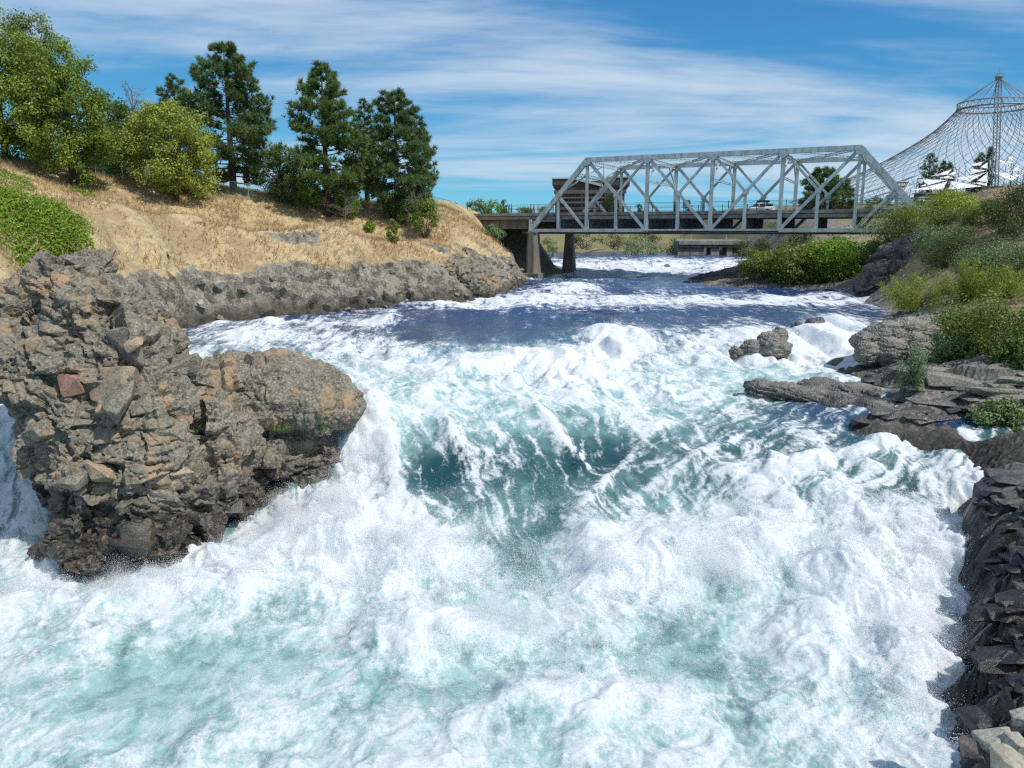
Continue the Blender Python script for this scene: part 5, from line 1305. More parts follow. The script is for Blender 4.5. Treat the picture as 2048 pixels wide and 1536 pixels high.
# ================================================================== THE TRUSS BRIDGE
T2 = np.array([11.68, 120.6]); T10 = np.array([46.07, 103.3])
bd = (T10 - T2); SPN = float(np.linalg.norm(bd)); bd /= SPN; PAN = SPN / 8.0
B0 = T2 - bd * 2 * PAN
BR = empty('truss_bridge', (B0[0], B0[1], 0.0), math.atan2(bd[1], bd[0]))
tag(BR, 'pale blue-grey steel through-truss road bridge crossing the river', 'bridge')
Ht, Wb = 10.85, 16.5
def bl(x, y, z):
    """bridge coordinates to the world"""
    c, s = bd
    return np.array([B0[0] + c * x - s * y, B0[1] + s * x + c * y, z])
S_ = M['steel']
for side in (0, 1):
    y = 0.0 if side == 0 else Wb
    Bn = [np.array([i * PAN, y, .18]) for i in range(13)]
    Tn = {i: np.array([i * PAN, y, Ht]) for i in (2, 4, 6, 8, 10)}
    inn = (0, 1, 0)
    MB().bar(Tn[2] - [.2, 0, 0], Tn[10] + [.2, 0, 0], .62, .68).build('top_chord', S_, BR)
    MB().bar(Bn[0] - [.35, 0, 0], Bn[4], .55, .50).build('bottom_chord', S_, BR); MB().bar(Bn[8], Bn[12] + [.35, 0, 0], .55, .50).build('bottom_chord', S_, BR)
    for yo in (-.18, .18): MB().bar(Bn[4] + [.01, yo, .06], Bn[8] + [-.01, yo, .06], .10, .26).build('bottom_chord', S_, BR)
    for a, b in ((Bn[0], Tn[2]), (Bn[12], Tn[10])):
        MB().bar(a + [0, 0, .05], b, .62, .74, (0, 0, 1)).build('end_post', S_, BR)
    mid = {1: (Bn[0] + Tn[2]) / 2, 3: (Tn[2] + Bn[4]) / 2, 5: (Tn[4] + Bn[6]) / 2, 7: (Tn[8] + Bn[6]) / 2, 9: (Tn[10] + Bn[8]) / 2, 11: (Bn[12] + Tn[10]) / 2}
    def V_(name, a, b, w, h=.34):
        MB().ibar(a, b, h, w, .05, (1, 0, 0) if abs(a[0] - b[0]) < .01 else np.cross(b - a, inn)).build(name, S_, BR)
    for i in (2, 4, 6, 8, 10):
        V_('vertical', Bn[i] + [0, 0, .2], Tn[i] - [0, 0, .3], .52 if i in (4, 6, 8) else .42)
    for i in (1, 3, 5, 7, 9, 11):
        V_('hanger', Bn[i] + [0, 0, .2], mid[i], .42)
    for a, b, w in ((Tn[2], Bn[4], .46), (Tn[4], Bn[6], .42), (Tn[8], Bn[6], .42), (Tn[10], Bn[8], .46), (mid[1], Bn[2], .40), (mid[11], Bn[10], .40), (mid[3], Tn[4], .34), (mid[5], Tn[6], .34), (mid[7], Tn[6], .34), (mid[9], Tn[8], .34)):
        dv = (b - a) / np.linalg.norm(b - a)
        V_('diagonal', a + dv * .3, b - dv * .25, w)
    for i in (2, 4, 6, 8, 10):                      # gusset plates with pin bosses
        for yy in (-.335, .335):
            g = MB(); c = Tn[i] + [0, yy, -.35]
            g.prism([(c[0] - .65, c[2] + .3), (c[0] + .65, c[2] + .3), (c[0] + .55, c[2] - .25), (c[0] + .2, c[2] - .55), (c[0] - .2, c[2] - .55), (c[0] - .55, c[2] - .25)], c[1] - .012, c[1] + .012)
            g.build('gusset_plate', M['rivet'], BR)
    for i in (0, 4, 6, 8, 12):
        c = Bn[i]; m = MB()
        m.tube([c + [0, -.42, .05], c + [0, .42, .05]], .17, 10); m.build('pin', M['rivet'], BR)
    for i in (3, 5, 7, 9):
        c = mid[i]; g = MB()
        for yy in (-.20, .20):
            g.prism([(c[0] - .36, c[2] - .36), (c[0] + .36, c[2] - .36), (c[0] + .42, c[2] + .36), (c[0] - .42, c[2] + .36)], c[1] + yy - .012, c[1] + yy + .012)
        g.build('gusset_plate', M['rivet'], BR)
    MB().bar((-.1, y, .45), (-.1, y, 1.9), .30, .42, (1, 0, 0)).bar((-.3, y, 1.55), (1.3, y, 1.55), .12, .12).build('bearing_post', S_, BR)
def laced(a, b, w, h, pitch):
    """two angle pairs joined by zig-zag lacing"""
    a = np.array(a, float); b = np.array(b, float); m = MB(); d = b - a; L = np.linalg.norm(d); d /= L
    for s in (-1, 1):
        m.bar(a + [0, 0, s * h / 2], b + [0, 0, s * h / 2], w, .09)
    n = max(2, int(L / pitch))
    for k in range(n):
        p = a + d * L * k / n; q_ = a + d * L * (k + 1) / n; s = 1 if k % 2 == 0 else -1
        m.bar(p + [0, 0, -s * (h / 2 - .05)], q_ + [0, 0, s * (h / 2 - .05)], .04, .07)
    return m
for i in (2, 4, 6, 8, 10):
    laced((i * PAN, .35, Ht - .30), (i * PAN, Wb - .35, Ht - .30), .24, .55, .45).build('top_strut', S_, BR)
for i, j in ((2, 4), (4, 6), (6, 8), (8, 10)):
    for (ya, yb) in ((.35, Wb - .35), (Wb - .35, .35)):
        laced((i * PAN + .2, ya, Ht - .02 - (.01 if ya < 1 else 0.06)), (j * PAN - .2, yb, Ht - .02 - (.01 if ya < 1 else .06)), .18, .30, .42).build('lateral_brace', S_, BR)
for i in (4, 6, 8):      # sway frames: knee braces and a lower strut on each side
    for (ya, yb) in ((.3, 4.6), (Wb - .3, Wb - 4.6)):
        MB().bar((i * PAN, ya, Ht - 3.4), (i * PAN, yb, Ht - .6), .18, .22).build('knee_brace', S_, BR)
    MB().bar((i * PAN, .3, Ht - 3.3), (i * PAN, Wb - .3, Ht - 3.3), .20, .10).bar((i * PAN, .3, Ht - 3.55), (i * PAN, Wb - .3, Ht - 3.55), .20, .10).build('sway_strut', S_, BR)
for sgn, i, e in ((1, 2, 0), (-1, 10, 12)):     # portal frames in the plane of the end posts
    def pp(u, y): return np.array([e * PAN + sgn * 2 * PAN * u, y, .18 + (Ht - .18) * u])
    laced(pp(.80, .35), pp(.80, Wb - .35), .18, .5, .5).build('portal_strut', S_, BR)
    for k in range(4):
        y0 = .35 + k * (Wb - .7) / 4; y1 = y0 + (Wb - .7) / 4
        MB().bar(pp(.97, y0 if k % 2 == 0 else y1), pp(.82, y1 if k % 2 == 0 else y0), .12, .14).build('portal_brace', S_, BR)
    for (ya, yb) in ((.35, 4.2), (Wb - .35, Wb - 4.2)):
        MB().bar(pp(.58, ya), pp(.80, yb), .16, .18).build('portal_knee', S_, BR)
# floor system
for i in range(1, 12):
    m = MB(); x = i * PAN
    m.box((x - .015, .45, .42), (x + .015, Wb - .45, 1.85)); m.box((x - .2, .45, 1.855), (x + .2, Wb - .45, 1.90)); m.box((x - .2, .45, .37), (x + .2, Wb - .45, .418))
    for k in range(16):
        yy = .8 + k * (Wb - 1.6) / 15
        m.box((x - .14, yy - .02, .42), (x - .017, yy + .02, 1.85)); m.box((x + .017, yy - .02, .42), (x + .14, yy + .02, 1.85))
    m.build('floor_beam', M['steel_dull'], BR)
    for yy in (.38, Wb - .5):
        MB().box((x - .26, yy - .05, .44), (x + .26, yy + .06, 1.9)).build('beam_end_plate', S_, BR)
for k, yy in enumerate(np.linspace(1.5, Wb - 1.5, 7)):
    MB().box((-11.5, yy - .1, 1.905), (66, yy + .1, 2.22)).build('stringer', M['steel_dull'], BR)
MB().box((-12.5, .62, 2.24), (70, Wb - .62, 2.50)).build('deck_slab', M['deck'], BR)
for yy in (.55, Wb - .55):
    MB().box((-12.5, yy - .16, 1.93), (68, yy + .06, 2.40)).build('fascia_beam', M['deck'], BR)
    s = 1 if yy < 5 else -1
    MB().box((-12.5, min(yy - s * .28, yy + s * .35), 2.504), (69, max(yy - s * .28, yy + s * .35), 2.95)).build('kerb', M['deck'], BR)
    MB().box((-12.5, min(yy + s * .36, yy + s * 3.1), 2.504), (69, max(yy + s * .36, yy + s * 3.1), 2.62)).build('sidewalk', M['deck'], BR)
MB().box((-12.5, 3.68, 2.504), (70, Wb - 3.68, 2.53)).build('roadway', M['asphalt'], BR)
m = MB()
for k in range(14): m.box((-10 + k * 5.6, Wb / 2 - .06, 2.534), (-7 + k * 5.6, Wb / 2 + .06, 2.538))
m.build('lane_marking', M['white'], BR)
for (yy, nm) in ((.55, 'n'), (Wb - .55, 'f')):
    zb = 2.95
    for k in range(21):
        MB().box((-12.2 + k * 3.95, yy - .045, zb), (-12.11 + k * 3.95, yy + .045, zb + 1.42)).build('railing_post', M['iron'], BR)
    MB().bar((-12.4, yy, zb + 1.32), (68, yy, zb + 1.32), .05, .05).build('railing_rail', M['iron'], BR)
    MB().bar((-12.4, yy, zb + 1.12), (68, yy, zb + 1.12), .035, .035).build('railing_rail', M['iron'], BR)
    MB().bar((-12.4, yy, zb + .55), (68, yy, zb + .55), .035, .035).build('railing_rail', M['iron'], BR)
    m = MB()
    for k in range(530): m.bar((-12.3 + k * .15, yy, zb), (-12.3 + k * .15, yy, zb + (.55 if nm == 'n' else .55)), .012, .012)
    stuff(m.build('picket', M['iron'], BR))
# pipes and lateral bracing slung beneath the floor
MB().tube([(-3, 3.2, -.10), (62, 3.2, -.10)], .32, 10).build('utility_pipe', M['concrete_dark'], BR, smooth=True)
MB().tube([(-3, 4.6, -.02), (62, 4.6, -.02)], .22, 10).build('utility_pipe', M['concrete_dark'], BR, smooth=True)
for i in range(0, 12, 2):
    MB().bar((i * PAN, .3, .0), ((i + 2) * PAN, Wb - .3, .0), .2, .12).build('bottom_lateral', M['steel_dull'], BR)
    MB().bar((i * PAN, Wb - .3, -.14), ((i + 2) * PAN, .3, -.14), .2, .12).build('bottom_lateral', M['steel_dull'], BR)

# --- piers and abutment
def pier(label, x, y, zt, zb, w0, w1, mat):
    e = empty('bridge_pier', bl(x, y, zb), math.atan2(bd[1], bd[0])); tag(e, label, 'pier', 'concrete piers under the left end of the bridge')
    h = zt - zb; m = MB()
    def ring(w, z): c = w * .26; return [(w / 2, -w / 2 + c, z), (w / 2, w / 2 - c, z), (w / 2 - c, w / 2, z), (-w / 2 + c, w / 2, z), (-w / 2, w / 2 - c, z), (-w / 2, -w / 2 + c, z), (-w / 2 + c, -w / 2, z), (w / 2 - c, -w / 2, z)]
    V = ring(w1, 1.0) + ring(w0, h); n = 8
    m.add(V, [tuple(range(n))[::-1], tuple(range(n, 2 * n))] + [(i, (i + 1) % n, (i + 1) % n + n, i + n) for i in range(n)])
    bevel(m.build('shaft', mat, e), .03)
    bevel(MB().box((-w1 * .66, -w1 * .66, -1.5), (w1 * .66, w1 * .66, 1.02)).build('footing', mat, e), .06)
    bevel(MB().box((-w0 * .5, -w0 * .5, h + .003), (w0 * .5, w0 * .5, h + .28)).build('bearing', M['concrete_dark'], e), .03)
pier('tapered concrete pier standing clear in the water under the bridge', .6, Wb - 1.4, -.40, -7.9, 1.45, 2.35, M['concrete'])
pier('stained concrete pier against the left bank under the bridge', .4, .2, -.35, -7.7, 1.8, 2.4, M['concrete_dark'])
ab = empty('bridge_abutment', bl(-11.5, 8, -4), math.atan2(bd[1], bd[0])); tag(ab, 'pale concrete abutment at the left end of the bridge approach', 'abutment')
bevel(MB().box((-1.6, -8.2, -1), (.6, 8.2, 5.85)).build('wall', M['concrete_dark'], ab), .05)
bevel(MB().box((-2.4, -8.6, 4.2), (.2, -7.0, 7.0)).build('end_block', M['coping'], ab), .05)
bevel(MB().box((1.5, -7.0, 4.4), (11.3, -6.6, 5.86)).build('approach_girder', M['concrete_dark'], ab), .02)
bevel(MB().box((1.5, 6.6, 4.4), (11.3, 7.0, 5.86)).build('approach_girder', M['concrete_dark'], ab), .02)

# --- signs on the bridge
def board(name, label, x, y, z0, w, h, mat, zf):
    e = empty(name, bl(x, y, zf), math.atan2(bd[1], bd[0])); tag(e, label, 'sign')
    bevel(MB().box((-w / 2, -.02, z0), (w / 2, .02, z0 + h)).build('panel', mat, e), .01)
    for s in (-1, 1): MB().box((s * w * .35 - .03, .025, 0), (s * w * .35 + .03, .085, z0 + h * .9)).build('post', M['galv'], e)
board('notice_board', 'blank grey sign panel on the bridge walkway left of the car', 25.1, .95, .55, 1.15, 1.15, M['signgrey'], 2.9)
board('notice_board', 'white notice board at the left end of the bridge approach', -12.6, .0, .05, .85, 1.15, M['white'], 3.0)

# --- the white car
def car(label, x, y, zf, flip):
    e = empty('car', bl(x, y, zf), math.atan2(bd[1], bd[0]) + (math.pi if flip else 0)); tag(e, label, 'car')
    # side profile stations along the length (x: rear -2.3 .. front 2.3): sill, shoulder and half width
    st = [(-2.30, .55, .95, .70), (-2.24, .40, 1.05, .84), (-1.9, .32, 1.08, .92), (-1.0, .30, 1.06, .94), (0.2, .30, 1.04, .94), (1.1, .30, 1.0, .93), (1.8, .34, .95, .90), (2.18, .40, .84, .82), (2.30, .50, .72, .66)]
    V = []; F_ = []
    for (sx, z0, z1, hw) in st:
        V += [(sx, -hw * .9, z0), (sx, -hw, z0 + .22), (sx, -hw, z1 - .14), (sx, -hw * .88, z1), (sx, hw * .88, z1), (sx, hw, z1 - .14), (sx, hw, z0 + .22), (sx, hw * .9, z0)]
    for i in range(len(st) - 1):
        for k in range(8):
            F_.append((i * 8 + k, i * 8 + (k + 1) % 8, (i + 1) * 8 + (k + 1) % 8, (i + 1) * 8 + k))
    F_ += [tuple(range(8))[::-1], tuple(range(len(st) * 8 - 8, len(st) * 8))]
    b = MB().add(V, F_).build('body', M['carpaint'], e, smooth=True); bevel(b, .03, 2)
    def cab(z0, z1, xs0, xs1, w0, w1):
        return [(xs0[0], -w0, z0), (xs0[1], -w0, z0), (xs0[1], w0, z0), (xs0[0], w0, z0), (xs1[0], -w1, z1), (xs1[1], -w1, z1), (xs1[1], w1, z1), (xs1[0], w1, z1)]
    bx = [(0, 3, 2, 1), (4, 5, 6, 7), (0, 1, 5, 4), (1, 2, 6, 5), (2, 3, 7, 6), (3, 0, 4, 7)]
    g = MB().add(cab(1.03, 1.50, (-2.05, 1.05), (-1.75, .25), .84, .68), bx).build('window', M['glass'], e); bevel(g, .04, 2)
    r_ = MB().add(cab(1.495, 1.60, (-1.85, .32), (-1.60, .10), .70, .62), bx).build('roof', M['carpaint'], e); bevel(r_, .04, 2)
    for px_ in (-1.05, -.15):
        for s in (-1, 1): MB().bar((px_ - .1, s * .845, 1.04), (px_ + .02, s * .70, 1.50), .06, .03, (0, s, .3)).build('pillar', M['carpaint'], e)
    rb = MB().add(cab(1.68, 1.98, (-1.55, .35), (-1.45, .15), .42, .34), bx).build('roof_box', M['rubber'], e); bevel(rb, .06, 2)
    for px_ in (-1.2, -.1): MB().box((px_ - .03, -.62, 1.605), (px_ + .03, .62, 1.678)).build('roof_rack', M['rubber'], e)
    for wx_ in (-1.42, 1.42):
        for s in (-1, 1):
            w = MB().tube([(wx_, s * .74, .36), (wx_, s * .955, .36)], .36, 18).build('wheel', M['rubber'], e)
            MB().tube([(wx_, s * .957, .36), (wx_, s * .965, .36)], .22, 12).build('rim', M['rim'], w)
    for s in (-1, 1):
        MB().box((2.20, s * .60 - .14, .70), (2.27, s * .60 + .14, .82)).build('headlight', M['glass'], e)
        MB().box((-2.31, s * .72 - .1, .86), (-2.22, s * .72 + .1, 1.0)).build('tail_light', M['redlamp'], e)
car('white estate car with a dark roof box driving over the bridge', 34.7, 5.6, 2.535, True)

# --- people
def person(label, x, y, zf, face, shirt, pants, hair, hgt=1.74, stride=.16, world=None, arm=.1):
    s = hgt / 1.74
    nodes = [((0, 0, .95), .135), ((0, 0, 1.12), .125), ((0, .01, 1.32), .15), ((0, .0, 1.45), .09), ((0, 0, 1.52), .055), ((0, .02, 1.60), .085), ((0, .02, 1.69), .080),
             ((-.09, 0, .90), .095), ((-.10, stride * .5, .50), .065), ((-.10, -stride * .6, .09), .045), ((-.10, -stride * .6 + .14, .03), .035),
             ((.09, 0, .90), .095), ((.10, stride * .6, .50), .065), ((.10, stride, .09), .045), ((.10, stride + .15, .03), .035),
             ((-.19, 0, 1.41), .06), ((-.25, -arm, 1.14), .045), ((-.24, arm * .6, .90), .035), ((-.235, arm * .9, .80), .038),
             ((.19, 0, 1.41), .06), ((.25, arm, 1.14), .045), ((.24, arm * 1.6, .92), .035), ((.235, arm * 2.0, .82), .038)]
    edges = [(0, 1), (1, 2), (2, 3), (3, 4), (4, 5), (5, 6), (0, 7), (7, 8), (8, 9), (9, 10), (0, 11), (11, 12), (12, 13), (13, 14), (2, 15), (15, 16), (16, 17), (17, 18), (2, 19), (19, 20), (20, 21), (21, 22)]
    me = bpy.data.meshes.new('t'); me.from_pydata([tuple(c * s for c in n_[0]) for n_ in nodes], edges, [])
    t = bpy.data.objects.new('t', me); COL.objects.link(t)
    t.modifiers.new('skin', 'SKIN'); me.skin_vertices or None
    sv = me.skin_vertices[0].data if me.skin_vertices else None
    if sv is None:
        bm = bmesh.new(); bm.from_mesh(me); bm.verts.layers.skin.verify(); bm.to_mesh(me); bm.free(); sv = me.skin_vertices[0].data
    for i, n_ in enumerate(nodes): sv[i].radius = (n_[1] * s, n_[1] * s); sv[i].use_root = (i == 0)
    sb = t.modifiers.new('sub', 'SUBSURF'); sb.levels = 2; sb.render_levels = 2
    dg = bpy.context.evaluated_depsgraph_get()
    bme = bpy.data.meshes.new_from_object(t.evaluated_get(dg)); bpy.data.objects.remove(t)
    bme.materials.clear()
    for mm in (M['skin'], shirt, pants, M['rubber']): bme.materials.append(mm)
    for p in bme.polygons:
        z = p.center.z / s; ax = abs(p.center.x) / s
        p.material_index = 3 if z < .07 else (2 if z < .98 and ax < .19 else (0 if z > 1.49 or (ax > .19 and z < 1.0) else 1)); p.use_smooth = True
    loc = bl(x, y, zf) if world is None else world
    e = obj('person', bme, None, None, Vector([float(c) for c in loc])); e.rotation_euler = (0, 0, math.atan2(bd[1], bd[0]) + face)
    tag(e, label, 'person')
    bm = bmesh.new(); bmesh.ops.create_icosphere(bm, subdivisions=2, radius=.098 * s, matrix=Matrix.Translation((0, -.005 * s, 1.68 * s)))
    for v in bm.verts:
        if v.co.y > .045 * s and v.co.z < 1.69 * s: v.co.y = .04 * s
    hm_ = bpy.data.meshes.new('hair'); bm.to_mesh(hm_); bm.free(); obj('hair', hm_, hair, e)
    return e
c_navy = mat_plain('dark_cloth', (0.015, 0.017, 0.022), .9, .1, 6); c_or = mat_plain('rust_orange_cloth', (0.36, 0.09, 0.05), .9, .1, 6); c_bl = mat_plain('blue_cloth', (0.035, 0.16, 0.30), .9, .1, 6)
c_kh = mat_plain('tan_cloth', (0.26, 0.20, 0.12), .9, .1, 6); c_hair = mat_plain('brown_hair', (0.035, 0.022, 0.015), .8, .1, 8); c_jean = mat_plain('jeans_cloth', (0.03, 0.045, 0.08), .9, .1, 6)
person('person in dark clothes standing left of the grey sign panel', 23.6, 1.2, 2.66, 1.4, c_navy, c_navy, c_hair, stride=.04)
person('person in a rust-orange top walking on the left approach', -.1, 1.3, 2.66, -1.57, c_or, c_navy, c_hair)
person('person in tan clothes just right of the rust-orange walker', .45, 1.75, 2.66, -1.57, c_kh, c_kh, c_hair, 1.62)
person('person in a blue jacket leaning on the approach railing', -4.2, 1.3, 2.66, 1.57, c_bl, c_jean, c_hair)
person('person in black standing by the right-hand tall vertical', 46.0, 1.6, 2.66, 1.5, c_navy, c_navy, c_hair)
person('person in dark clothes on the far walkway near the right end', 47.6, 12.8, 2.66, -1.5, c_jean, c_navy, c_hair)

# ================================================================== FENCES ON THE LEFT BANK
def fence(label, pts, hgt, mat, step=2.6):
    W_ = [np.array([p[0], p[1], hill_z(p[0], p[1])]) for p in pts]
    e = empty('chain_link_fence', W_[0]); tag(e, label, 'fence')
    o0 = W_[0]; m = MB(); tops = []
    for a, b in zip(W_[:-1], W_[1:]):
        n = max(1, int(np.linalg.norm(b - a) / step))
        for k in range(n):
            p = a + (b - a) * k / n; p[2] = hill_z(p[0], p[1]); tops.append(p - o0)
    tops.append(W_[-1] - o0)
    for p in tops: MB().tube([p + [0, 0, -.3], p + [0, 0, hgt]], .035, 6).build('post', M['galv'], e)
    for a, b in zip(tops[:-1], tops[1:]):
        MB().tube([a + [0, 0, hgt - .03], b + [0, 0, hgt - .03]], .028, 5).build('rail', mat, e)
        L = np.linalg.norm(b - a); n = int(L / .16)
        for k in range(-int(hgt / .16), n):
            for s in (1, -1):
                u0, u1 = k / n, (k + hgt / .16) / n
                z0, z1 = (0, hgt - .05) if s > 0 else (hgt - .05, 0)
                if u0 < 0: z0 += (z1 - z0) * (-u0 / (u1 - u0)); u0 = 0
                if u1 > 1: z1 = z0 + (z1 - z0) * ((1 - u0) / (u1 - u0)); u1 = 1
                if u1 - u0 > .01: m.bar(a + (b - a) * u0 + [0, 0, z0], a + (b - a) * u1 + [0, 0, z1], .008, .008)
    stuff(m.build('wire_mesh', mat, e))
def fp(px, Y): c = atY(px, 380, Y); return (c[0], c[1])
fence('green chain-link fence along the top of the dry hill', [fp(195, 89), fp(300, 90), fp(430, 93), fp(560, 97), fp(660, 102)], 2.0, M['green_fence'])
fence('short run of fence at the right end of the left bank', [fp(868, 117), fp(955, 121)], 1.4, M['green_fence'])

# ================================================================== LOGS AND DEAD BRANCHES
def log(label, pts, r, mat=None, side=0):
    m = MB(); m.tube([p for p in pts], [r] * (len(pts) - 1) + [r * .5], 7)
    o = obj('log', m.mesh('log', True), mat or M['twig']); tag(o, label, 'log'); return o
def hp_(px, py, Y, dz=.06): c = atY(px, py, Y); return np.array([c[0], c[1], hill_z(c[0], c[1]) + dz])
log('grey log lying on the dry slope at the left edge', [hp_(-15, 512, 54), hp_(10, 525, 52), hp_(38, 540, 50)], .10)
log('second grey log below the first at the left edge', [hp_(-20, 530, 50), hp_(25, 545, 48.5)], .08)
log('short dark stick on the dry slope', [hp_(212, 424, 78), hp_(238, 438, 75)], .07, M['bark'])
log('long bleached driftwood log on the far shore', [np.array(atZ(1160, 507, -4.9)), np.array(atZ(1185, 501, -4.5)), np.array(atZ(1212, 497, -4.0))], .22)
e = empty('dead_branch', atY(480, 985, 31.5)); tag(e, 'bare dead branch lying at the foot of the crag', 'branch')
m = MB(); r0 = np.random.default_rng(3)
m.tube([(-.5, 0, -.15), (0, -.1, .05), (.75, -.2, .12)], [.03, .022, .01], 5)
for k in range(7):
    s0 = np.array([-.3 + k * .14, -.05, -.05 + k * .02]); m.tube([s0, s0 + [.25 + .2 * r0.random(), -.1, r0.normal(.05, .16)]], [.012, .005], 4)
m.build('wood', M['twig'], e)
b_ = atY(1960, 655, 44.0); e = empty('dead_branch', b_); tag(e, 'long pale bare twig arching over the olive thicket', 'branch')
m = MB(); m.tube([(-.6, 0, .55), (.1, -.3, .1), (.75, -.5, -.7), (1.4, -.5, -1.5)], [.012, .02, .022, .03], 5); m.build('wood', M['sail'], e)

# ================================================================== BRICK HOTEL
YB = 300.0; hb = atY(1180, 445, YB); sc_ = mpp(hb)
HT = empty('hotel_building', (hb[0], hb[1], hb[2]), R(-6)); tag(HT, 'dark brown brick hotel block with overhanging top seen through the truss', 'building')
def px2(u, v): return ((u - 1180) * sc_, (445 - v) * sc_)
def hbox(u0, v0, u1, v1, y0, y1, name, mat, parent=HT):
    x0, z1 = px2(u0, v0); x1, z0 = px2(u1, v1)
    return MB().box((x0, y0, z0), (x1, y1, z1)).build(name, mat, parent)
hbox(1110, 377, 1247, 460, 0, 22, 'wall', M['brick'])
hbox(1104, 361, 1142, 373, -1.2, 22, 'parapet', M['slate']); hbox(1212, 359, 1256, 374, -1.2, 22, 'parapet', M['slate'])
hbox(1106, 373.2, 1140, 377, -.6, 21, 'cornice', M['brick_lt']); hbox(1213, 374.2, 1253, 378, -.6, 21, 'cornice', M['brick_lt'])
hbox(1103, 358.5, 1143, 360.9, -1.5, 22.3, 'coping', M['coping']); hbox(1211, 356.5, 1257, 358.9, -1.5, 22.3, 'coping', M['coping'])
hbox(1142.2, 364, 1211.8, 376.8, .5, 20, 'wall', M['brick'])
x0, z0 = px2(1142, 361); x1, z1 = px2(1204, 376)
MB().add([(x0, -1.0, z0), (x1, -1.0, z1), (x1, 14, z1), (x0, 14, z0), (x0, -1.0, z0 + .9), (x1, -1.0, z1 + .9), (x1, 14, z1 + .9), (x0, 14, z0 + .9)], [(0, 3, 2, 1), (4, 5, 6, 7), (0, 1, 5, 4), (1, 2, 6, 5), (2, 3, 7, 6), (3, 0, 4, 7)]).build('roof_slope', M['coping'], HT)
for v0, v1 in ((382, 389), (395, 398.5), (404, 408), (415, 420)):
    hbox(1107.5 if v0 == 382 else 1111, v0, 1250 if v0 == 382 else 1246, v1, -.9, -.003, 'floor_band', M['brick_lt'])
for (v0, v1) in ((389.4, 394.6), (399, 403.6), (408.6, 414)):
    for k in range(20):
        u = 1114 + k * 6.6
        if u > 1240: break
        w_ = hbox(u, v0 + .2, u + 4.2, v1 - .2, -.35, -.002, 'window', M['slate'])
        hbox(u + .5, v0 + .6, u + 2.0, v1 - .6, -.42, -.352, 'pane', M['glass'], w_); hbox(u + 2.3, v0 + .6, u + 3.8, v1 - .6, -.42, -.352, 'pane', M['glass'] if k % 7 else M['coping'], w_)
for k in range(12):
    hbox(1145 + k * 5.6, 378.5, 1149 + k * 5.6, 381.6, -.3, -.002, 'window', M['glass'])

# ================================================================== LOW FAR BRIDGE
e = empty('low_bridge', atZ(1405, 512, -5.5) * 1.06); tag(e, 'low flat concrete bridge far upstream under the truss', 'bridge')
o0 = np.array(e.location); fs = mpp(o0)
MB().box((-6.5, -3, (512 - 489) * fs), (16, 3, (512 - 482) * fs)).build('deck', M['concrete'], e)
MB().box((-6.5, -2.6, (512 - 495) * fs), (16, 2.6, (512 - 489) * fs - .004)).build('girder', M['concrete_dark'], e)
MB().box((-7, -2.9, (512 - 482) * fs + .004), (16, -2.6, (512 - 479) * fs)).build('parapet', M['coping'], e)
for x0, x1 in ((-6.6, -.2), (1.4, 3.4), (5.2, 6.6), (8, 9.5)):
    bevel(MB().box((x0, -2.2, -1), (x1, 2.2, (512 - 495) * fs - .004)).build('pier', M['concrete_dark'] if x0 < 0 else M['concrete'], e), .05)
for x in (-3.5, 4.8): MB().box((x - .08, -2.75, (512 - 479) * fs + .003), (x + .08, -2.6, (512 - 462) * fs)).build('lamp_post', M['galv'], e)

# ================================================================== PAVILION
PV0 = atY(1990, 205, 228.0); pm = mpp(PV0)
PVL = empty('tent_pavilion', (PV0[0], PV0[1], 6.0)); tag(PVL, 'giant cable-net tent with a lattice mast, top ring and white sails beneath', 'pavilion')
def pz(v): return atY(1990, v, 228.0)[2] - 6.0
prof_r = np.array([66, 80, 95, 115, 134, 160, 192, 222, 251, 290, 330]) * pm; prof_z = np.array([pz(v) for v in (217, 235, 253, 271, 286, 305, 327, 345, 362, 385, 402)])
def netp(th, u):
    i = u * (len(prof_r) - 1); r_ = np.interp(i, range(len(prof_r)), prof_r); z_ = np.interp(i, range(len(prof_r)), prof_z)
    k_ = 1 - .16 * u * math.cos(th)                       # the tent is a little longer on its left side
    return np.array([math.cos(th) * r_ * k_, math.sin(th) * r_, z_])
NC = 52
for s in (1, -1):
    for k in range(NC):
        t0 = 2 * math.pi * k / NC
        MB().tube([netp(t0 + s * 1.0 * u, u) for u in np.linspace(0, 1, 15)], .060, 4).build('net_cable', M['cable'], PVL)
for k in range(40):
    t0 = 2 * math.pi * (k + .5) / 40
    MB().tube([netp(t0, u) for u in np.linspace(0, 1, 9)], .022, 3).build('net_cable', M['cable'], PVL)
for r_, z_, t_ in ((66 * pm, pz(217), .22), (66 * pm, pz(205), .18), (60 * pm, pz(217), .14)):
    m = MB(); m.tube([(math.cos(a) * r_, math.sin(a) * r_, z_) for a in np.linspace(0, 2 * math.pi, 41)], t_, 5); m.build('ring', M['tentsteel'], PVL)
m = MB()
for k in range(72):
    a = 2 * math.pi * k / 72; b = 2 * math.pi * (k + 1) / 72; z0_, z1_ = pz(217), pz(205)
    if k % 2: z0_, z1_ = z1_, z0_
    m.bar((math.cos(a) * 66 * pm, math.sin(a) * 66 * pm, z0_), (math.cos(b) * 66 * pm, math.sin(b) * 66 * pm, z1_), .10, .10)
    m.bar((math.cos(a) * 66 * pm, math.sin(a) * 66 * pm, pz(217)), (math.cos(a) * 60 * pm, math.sin(a) * 60 * pm, pz(217)), .08, .08)
m.build('ring_lacing', M['tentsteel'], PVL)
mt = np.array([.3, 0, pz(157)]); mb0 = np.array([2.6, -2.0, -3.0])
m = MB(); cs = []
